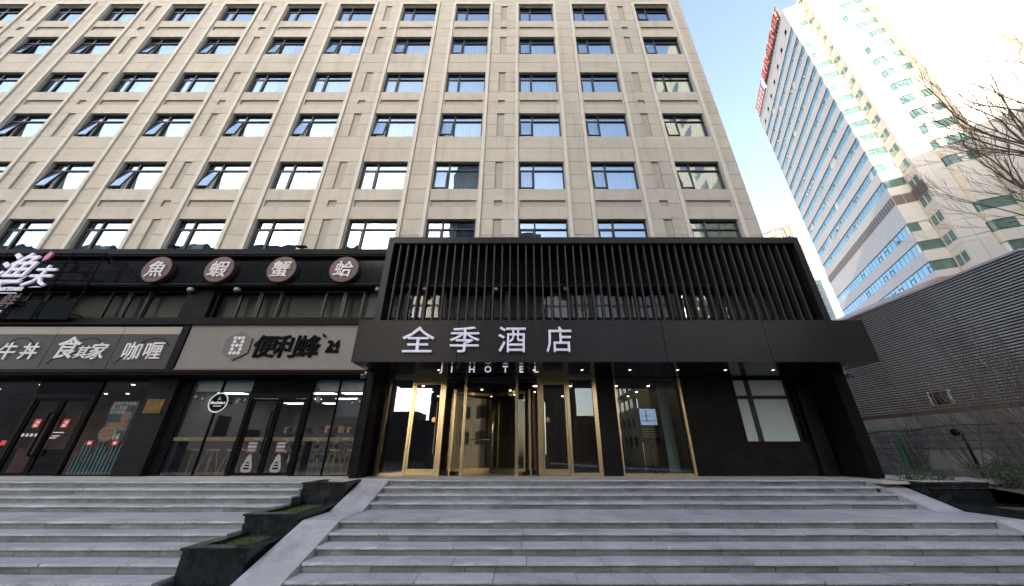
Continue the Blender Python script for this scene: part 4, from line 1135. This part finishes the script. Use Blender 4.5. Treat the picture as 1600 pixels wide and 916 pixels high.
def leafy(label, x, y, z, rx, ry, rz, n, seed):
    g = random.Random(seed); t = thing('evergreen_shrub', label, 'shrub', (x, y, z), 'small evergreen shrubs in the planters')
    fol = MB(); stem = MB()
    cl = [(x + g.uniform(-rx, rx), y + g.uniform(-ry, ry), z + g.uniform(.25, 1) * rz) for _ in range(14)]
    for c in cl: stem.tube([(x + g.uniform(-.1, .1), y, z - .05), ((x + c[0]) / 2, (y + c[1]) / 2, z + .6 * (c[2] - z)), c], [.012, .009, .004], 4)
    for i in range(n):
        c = cl[g.randrange(len(cl))]; q = Vector(c) + Vector((g.gauss(0, .09), g.gauss(0, .09), g.gauss(0, .07)))
        if q.z < z - .05: q.z = z
        u = Vector((g.uniform(-1, 1), g.uniform(-1, 1), g.uniform(-.5, .9))).normalized(); v = u.cross(Vector((g.uniform(-1, 1), g.uniform(-1, 1), g.uniform(-1, 1)))).normalized()
        l_, ww = g.uniform(.035, .06), g.uniform(.012, .02)
        fol.poly([q, q + u * l_ * .5 + v * ww, q + u * l_, q + u * l_ * .5 - v * ww])
    part('foliage', fol, M['leaf'], t); part('stems', stem, M['bark'], t)
leafy('small dark evergreen shrub in the planter beside the canopy blade', 10.6, 10.3, -.12, .35, .2, .35, 700, 1)
leafy('low evergreen shrub at the back of the right planter', 11.35, 10.6, -.1, .4, .3, .22, 500, 6)
leafy('bushy dark evergreen shrub in the bed under the lamp post', 12.45, 10.0, -.15, .45, .4, .62, 1500, 2)
leafy('evergreen shrub spreading over the right end of the marble planter', 12.1, 9.35, -.3, .35, .25, .5, 900, 3)
cr_ = thing('copper_roofed_house', 'house behind the ribbed wall showing a brown copper eave', 'house', (29, 24, -1.6))
part('wall', MB().xz([(24.3, -1.6), (36, -1.6), (36, 10.3), (25.7, 10.0), (24.3, 9.2)], 18.75, 30), M['copper'], cr_)
part('eave', MB().tube([(22.6, 18.5, 8.25), (25.55, 18.5, 10.15), (27.7, 18.5, 10.42), (36, 18.5, 11.2)], .24, 10), M['copper'], cr_, smooth=True)
part('roof', MB().poly([(22.6, 18.5, 8.45), (25.55, 18.5, 10.35), (25.55, 30, 10.35), (22.6, 30, 8.45)]).poly([(25.55, 18.5, 10.35), (36, 18.5, 11.4), (36, 30, 11.4), (25.55, 30, 10.35)]), M['copper'], cr_)

# ------------------------------------------------------------------ bright skyscraper at the right
A_ = R(24.5)
TS = Vector((math.cos(A_), -math.sin(A_), 0)); TT = Vector((math.sin(A_), math.cos(A_), 0)); TC = Vector((60.8, 43.9, 0))
def TL(s, t, z): return TC + TS * s + TT * t + Vector((0, 0, z))
sk = thing('skyscraper', 'tall pale office tower with bands of blue glass, one face burnt out by sunlight', 'building', TL(14, 14, -1.6))
ZT_ = 93.2
def seg_frame(a, b):
    """origin, unit along, unit outward for a facade segment a->b seen with outside on the right hand side"""
    pa, pb = TL(*a, 0), TL(*b, 0); u = (pb - pa); Ls = u.length; u.normalize(); o = Vector((u.y, -u.x, 0))
    return pa, u, o, Ls
def quadbox(mb, pa, u, o, x0, x1, d0, d1, z0, z1):
    """box along a segment: x along, d outward"""
    c = pa + u * (x0 + x1) / 2 + o * (d0 + d1) / 2 + Vector((0, 0, (z0 + z1) / 2))
    mb.obox(c, u * (x1 - x0) / 2, -o * (d1 - d0) / 2, (0, 0, (z1 - z0) / 2))
plan = [(0, 31.5), (0, 0), (2.55, 0), (2.55, -3.1), (5.6, -3.1), (5.6, -2.3), (6.45, -3.1), (9.6, -3.1), (9.6, -4.7), (19.0, -4.7), (19.0, -6.0), (21.5, -6.0), (21.5, -15), (36, -15), (36, 31.5)]
inn = []
cen = Vector((15, 12, 0))
base = MB()
ins = []
# inner glass core, slightly inside the plan
for i in range(len(plan)):
    p0, p1, p2 = plan[i - 1], plan[i], plan[(i + 1) % len(plan)]
    n1 = Vector((p1[1] - p0[1], -(p1[0] - p0[0]))).normalized(); n2 = Vector((p2[1] - p1[1], -(p2[0] - p1[0]))).normalized()
    # outward is to the right of travel in (s,t) with t away from viewer -> check sign below
    m = (n1 + n2); m = m / max(.35, m.dot(n1))
    ins.append((p1[0] - m.x * .3, p1[1] - m.y * .3))
base.extrude([tuple(TL(s, t, ZT_ - .2)) for s, t in ins], (0, 0, -ZT_ - 1.4))
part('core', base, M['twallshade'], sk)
WTOP = [86.9 - 3.475 * k for k in range(14)] + [33.1 - 3.4 * k for k in range(9)]
def band(a, b, gm, wall, npan, wh=1.55, glz=None, sub='window_band', openp=.12, seed=1, jw=1.3, pale=.28):
    pa, u, o, Ls = seg_frame(a, b); g = random.Random(seed)
    prev = ZT_
    for k, zt in enumerate(WTOP):
        # wall strip from prev down to zt, cut into panels
        sp = MB(); n = max(1, round(Ls / jw))
        for i in range(n): quadbox(sp, pa, u, o, Ls * i / n + .012, Ls * (i + 1) / n - .012, -.25, 0, zt, prev)
        part('spandrel', sp, wall, sk)
        z0 = zt - wh
        wb = MB()
        low = zt < 35
        for i in range(npan):
            x0, x1 = Ls * i / npan + .03, Ls * (i + 1) / npan - .03
            wb.mi(2 if (g.random() < pale) else 0); quadbox(wb, pa, u, o, x0, x1, -.25, -.12 - .02 * g.random(), z0, zt)
            wb.mi(1)
            if g.random() < openp:
                quadbox(wb, pa, u, o, x0, x1, -.119, -.06, z0, z0 + .12); quadbox(wb, pa, u, o, x0, x1, -.119, -.06, z0 + .9, z0 + 1.0)
                quadbox(wb, pa, u, o, x0, x0 + .1, -.119, -.061, z0 + .12, z0 + .9); quadbox(wb, pa, u, o, x1 - .1, x1, -.119, -.061, z0 + .12, z0 + .9)
        wb.mi(1)
        for i in range(npan + 1):
            x = Ls * i / npan; quadbox(wb, pa, u, o, max(0, x - .03), min(Ls, x + .03), -.24, -.10, z0, zt)
        part(sub, wb, [M['tglassLow'] if (low and gm is M['tglassL']) else gm, M['tmull'], M['tpale']], sk)
        prev = z0
    sp = MB(); quadbox(sp, pa, u, o, 0, Ls, -.25, 0, -1.6, prev); part('spandrel', sp, wall, sk)
def plain(a, b, wall, nx, dz=3.475, wins=None):
    pa, u, o, Ls = seg_frame(a, b); z = ZT_; me = None
    c = MB()
    while z > 0:
        z0 = max(-1.6, z - dz)
        for i in range(nx):
            pb_ = MB(); quadbox(pb_, pa, u, o, Ls * i / nx + .015, Ls * (i + 1) / nx - .015, -.25, 0, z0 + .015, z - .015)
            part('wall_panel', pb_, wall, sk)
        if wins:
            wv = MB()
            for xc in wins:
                wv.mi(1); quadbox(wv, pa, u, o, xc - .46, xc + .46, .001, .03, z0 + .9, z0 + 2.45)
                wv.mi(0); quadbox(wv, pa, u, o, xc - .38, xc + .38, .0301, .04, z0 + .98, z0 + 2.37)
            part('small_window', wv, [M['tglassR'], M['tmull']], sk)
        z = z0
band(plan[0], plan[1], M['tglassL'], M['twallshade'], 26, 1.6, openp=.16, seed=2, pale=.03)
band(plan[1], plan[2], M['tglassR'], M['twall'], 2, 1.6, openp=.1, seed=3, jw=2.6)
plain(plan[2], plan[3], M['twallbounce'], 1, wins=(.9, 2.1))
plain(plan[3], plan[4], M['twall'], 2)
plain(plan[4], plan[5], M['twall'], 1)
band(plan[5], plan[6], M['tglassR'], M['twallbounce'], 1, 1.7, openp=0, seed=4, jw=2)
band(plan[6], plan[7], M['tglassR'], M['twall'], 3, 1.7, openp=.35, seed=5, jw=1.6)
plain(plan[7], plan[8], M['twallbounce'], 1)
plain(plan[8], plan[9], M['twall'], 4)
plain(plan[9], plan[10], M['twallbounce'], 1)
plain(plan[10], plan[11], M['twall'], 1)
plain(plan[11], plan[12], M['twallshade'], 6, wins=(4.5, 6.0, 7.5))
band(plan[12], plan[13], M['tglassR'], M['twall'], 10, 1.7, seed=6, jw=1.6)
# louvre storey and attic openings
pa, u, o, Ls = seg_frame(plan[0], plan[1])
lv = MB()
for i in range(40): quadbox(lv, pa, u, o, Ls * i / 40 + .10, Ls * (i + 1) / 40 - .10, .005, .05, 36.9, 38.4)
part('louver', lv, M['tlouver'], sk)
lv = MB(); pa2, u2, o2, L2 = seg_frame(plan[1], plan[2])
for i in range(2): quadbox(lv, pa2, u2, o2, L2 * i / 2 + .04, L2 * (i + 1) / 2 - .04, .005, .05, 36.7, 38.5)
pa2, u2, o2, L2 = seg_frame(plan[2], plan[3])
for i in range(3): quadbox(lv, pa2, u2, o2, L2 * i / 3 + .05, L2 * (i + 1) / 3 - .05, .045, .09, 36.7, 38.7)
part('louver', lv, M['tlouver'], sk)
at = MB()
for i in range(7): quadbox(at, pa, u, o, 2.6 + i * 4.3, 3.5 + i * 4.3, .005, .04, 88.6, 89.6)
part('attic_window', at, M['inkblack'], sk)
# air conditioners and open sashes dotted over the shaded face
ac = MB(); ag = random.Random(14)
for i in range(20):
    zt = WTOP[ag.randrange(22)]; x = ag.uniform(1, Ls - 1)
    ac = MB(); quadbox(ac, pa, u, o, x, x + .5, .002, .16, zt - 1.5, zt - 1.05)
    part('wall_unit', ac, M['tmull'], sk)
# rooftop sign along the shaded face: strokes on a frame
rsg = thing('rooftop_sign', 'row of large red characters on a frame along the roof edge of the pale tower', 'sign', TL(-.3, 10, ZT_))
rg = random.Random(17)
for i in range(5):
    x0 = 12.2 + i * 3.55
    ch = MB()
    for j in range(5):
        zz = 93.9 + j * .72 + rg.uniform(-.1, .1); xa = x0 + rg.uniform(.1, .8); xb = x0 + rg.uniform(2.0, 3.1)
        quadbox(ch, pa, u, o, xa, xb, .2, .45, zz, zz + .34)
    for j in range(3):
        xx = x0 + .4 + j * 1.05 + rg.uniform(-.2, .2); za = 93.7 + rg.uniform(0, 1.5)
        quadbox(ch, pa, u, o, xx, xx + .36, .201, .46, za, za + rg.uniform(1.6, 2.6))
    part('character', ch, M['signred'], rsg)
rf_ = MB()
for i in range(19): quadbox(rf_, pa, u, o, 12 + i, 12.1 + i, -.3, .19, 93.2, 97.4)
for zz in (93.6, 95.4, 97.2): quadbox(rf_, pa, u, o, 11.8, 30.2, .0, .18, zz, zz + .1)
part('frame', rf_, M['rooflattice'], rsg)
rb = thing('rooftop_board', 'white board with red strokes at the far end of the tower roof edge', 'sign', TL(-.3, 26, ZT_))
mb = MB(); quadbox(mb, pa, u, o, 1.0, 11.0, -.2, .15, 93.3, 97.2); part('board', mb, M['white'], rb)
mb = MB()
for i in range(6): quadbox(mb, pa, u, o, 1.6 + i * 1.5, 2.5 + i * 1.5, .151, .25, 94.2, 96.2)
quadbox(mb, pa, u, o, 1.0, 11.0, .152, .26, 93.3, 93.6); quadbox(mb, pa, u, o, 1.0, 11.0, .152, .26, 96.9, 97.2)
part('red_strokes', mb, M['signred'], rb)

# ------------------------------------------------------------------ two far towers seen between the portal and the skyscraper
def azp(az, r): return Vector((r * math.sin(R(az)), r * math.cos(R(az)), 0))
fa = thing('far_tower', 'distant tower with a rust lattice crown and a white sign with red marks', 'building', azp(42.0, 262))
def facing_box(mb, az, r, w0, w1, dep, z0, z1):
    """box facing the plaza: w0..w1 across"""
    c = azp(az, r); f = -azp(az, 1); u = Vector((-f.y, f.x, 0))
    u = u if u.x > 0 else -u
    mb.obox(c + u * (w0 + w1) / 2 - f * dep / 2 + Vector((0, 0, (z0 + z1) / 2)), u * (w1 - w0) / 2, -f * dep / 2, (0, 0, (z1 - z0) / 2))
mb = MB(); facing_box(mb, 42.0, 262, -9, 8.4, 20, -1.6, 129); part('wall', mb, M['fartower'], fa)
wv = MB()
for i in range(30): facing_box(wv, 42.0, 262.0, -8, 7.6, -.3, 5 + i * 4.1, 7.1 + i * 4.1)
part('window_band', wv, M['farglass'], fa)
mb = MB()
for i in range(12): facing_box(mb, 42.0, 262, -8.8 + i * 1.5, -8.0 + i * 1.5, .8, 129, 141 - 1.5 * (i % 2))
for z in (129.5, 137.6): facing_box(mb, 42.0, 262, -9, 8.6, .7, z, z + 1.2)
part('lattice', mb, M['rooflattice'], fa)
mb = MB(); facing_box(mb, 42.0, 261.0, -8.5, 3.2, .6, 130.5, 137.2); part('sign_board', mb, M['farboard'], fa)
mb = MB(); facing_box(mb, 42.0, 260.3, -3.2, .8, .5, 133.4, 134.6); facing_box(mb, 42.0, 260.25, -1.9, -.6, .5, 131.6, 136.2); facing_box(mb, 42.0, 260.2, -7.5, -4.5, .5, 132.5, 133.1); facing_box(mb, 42.0, 260.1, 5.2, 7.6, .5, 130.5, 137.5); part('red_mark', mb, M['farred'], fa)
fg = thing('glass_tower', 'distant slim tower of blue glass with a rounded crown beside the portal edge', 'building', azp(44.1, 180))
mb = MB(); facing_box(mb, 44.1, 180, -3.6, 1.0, 12, -1.6, 79.0); part('glass_body', mb, M['farglass'], fg)
mb = MB(); facing_box(mb, 44.1, 180, 1.001, 2.1, 11, -1.6, 82.5); part('dark_fin', mb, M['tmull'], fg)
mb = MB(); facing_box(mb, 44.1, 180, -3.5, .9, 11, 79.0, 84.5); part('crown', mb, M['fartower'], fg)
mb = MB()
for i in range(24): facing_box(mb, 44.1, 179.9, -3.5, .98, .12, 4 + i * 3.2, 4.6 + i * 3.2)
for i in range(5): facing_box(mb, 44.1, 179.85, -3.4 + i * 1.0, -3.25 + i * 1.0, .12, 0, 79)
part('mullion_grid', mb, M['fargrid'], fg)

# ------------------------------------------------------------------ buildings across the street, mirrored in the glass
def opp(label, x0, x1, y0, y1, z1, m, win=(3.2, 3.4), face_w=True, face_n=True):
    t = thing('office_block', label, 'building', ((x0 + x1) / 2, (y0 + y1) / 2, -1.6), 'blocks across the street mirrored in the glass')
    part('wall', MB().box(x0, x1, y0, y1, -1.6, z1), m, t)
    wb = MB(); nz = int((z1 - 2) / win[1])
    for k in range(nz):
        z = 1.5 + k * win[1]
        if face_n:
            n = int((x1 - x0 - 1) / win[0])
            for i in range(n):
                x = x0 + .8 + i * win[0]; wb.poly([(x + 1.9, y1 + .01, z), (x, y1 + .01, z), (x, y1 + .01, z + 1.7), (x + 1.9, y1 + .01, z + 1.7)])
        if face_w:
            n = int((y1 - y0 - 1) / win[0])
            for i in range(n):
                y = y0 + .8 + i * win[0]; wb.poly([(x0 - .01, y + 1.9, z), (x0 - .01, y, z), (x0 - .01, y, z + 1.7), (x0 - .01, y + 1.9, z + 1.7)])
    part('window', wb, M['oppwin'], t, kind='stuff')
opp('long dark block that keeps the low sun off the plaza, mirrored in the glass', -130, -70, -176, -150, 106, M['oppdark'])
opp('wide dark block across the street on the left, mirrored in the shop glass', -160, -43, -75, -52, 50, M['oppdark'])
opp('sunlit sand coloured block mirrored in the rightmost hotel windows', 25, 86, -26, -6, 62, M['oppgold'])
opp('dark slab tower straight across, mirrored in the middle hotel windows', -16.5, -3, -52, -42, 68, M['oppdark'])
opp('lower dark block beside the dark slab tower across the street', -2.9, 5.2, -52, -42, 47, M['oppdark'])
opp('low dark block mirrored in the left side pane', -43, -17, -88, -78, 8.5, M['oppdark'])
opp('stepped low dark block mirrored above the left door', -40, -32, -100, -89, 12, M['oppdark'])
opp('mid height dark block mirrored in the right swing door', 5.0, 13.2, -72, -60, 26, M['oppdark'])
opp('low dark block mirrored in the right side pane', 13.3, 21, -84, -70, 9, M['oppdark'])
opp('narrow sunlit block mirrored in the lobby window', 22, 24.5, -80, -43, 16, M['oppgold'])
opp('dark block mirrored in the lobby window beside the sunlit one', 24.6, 60, -70, -47, 19, M['oppdark'])
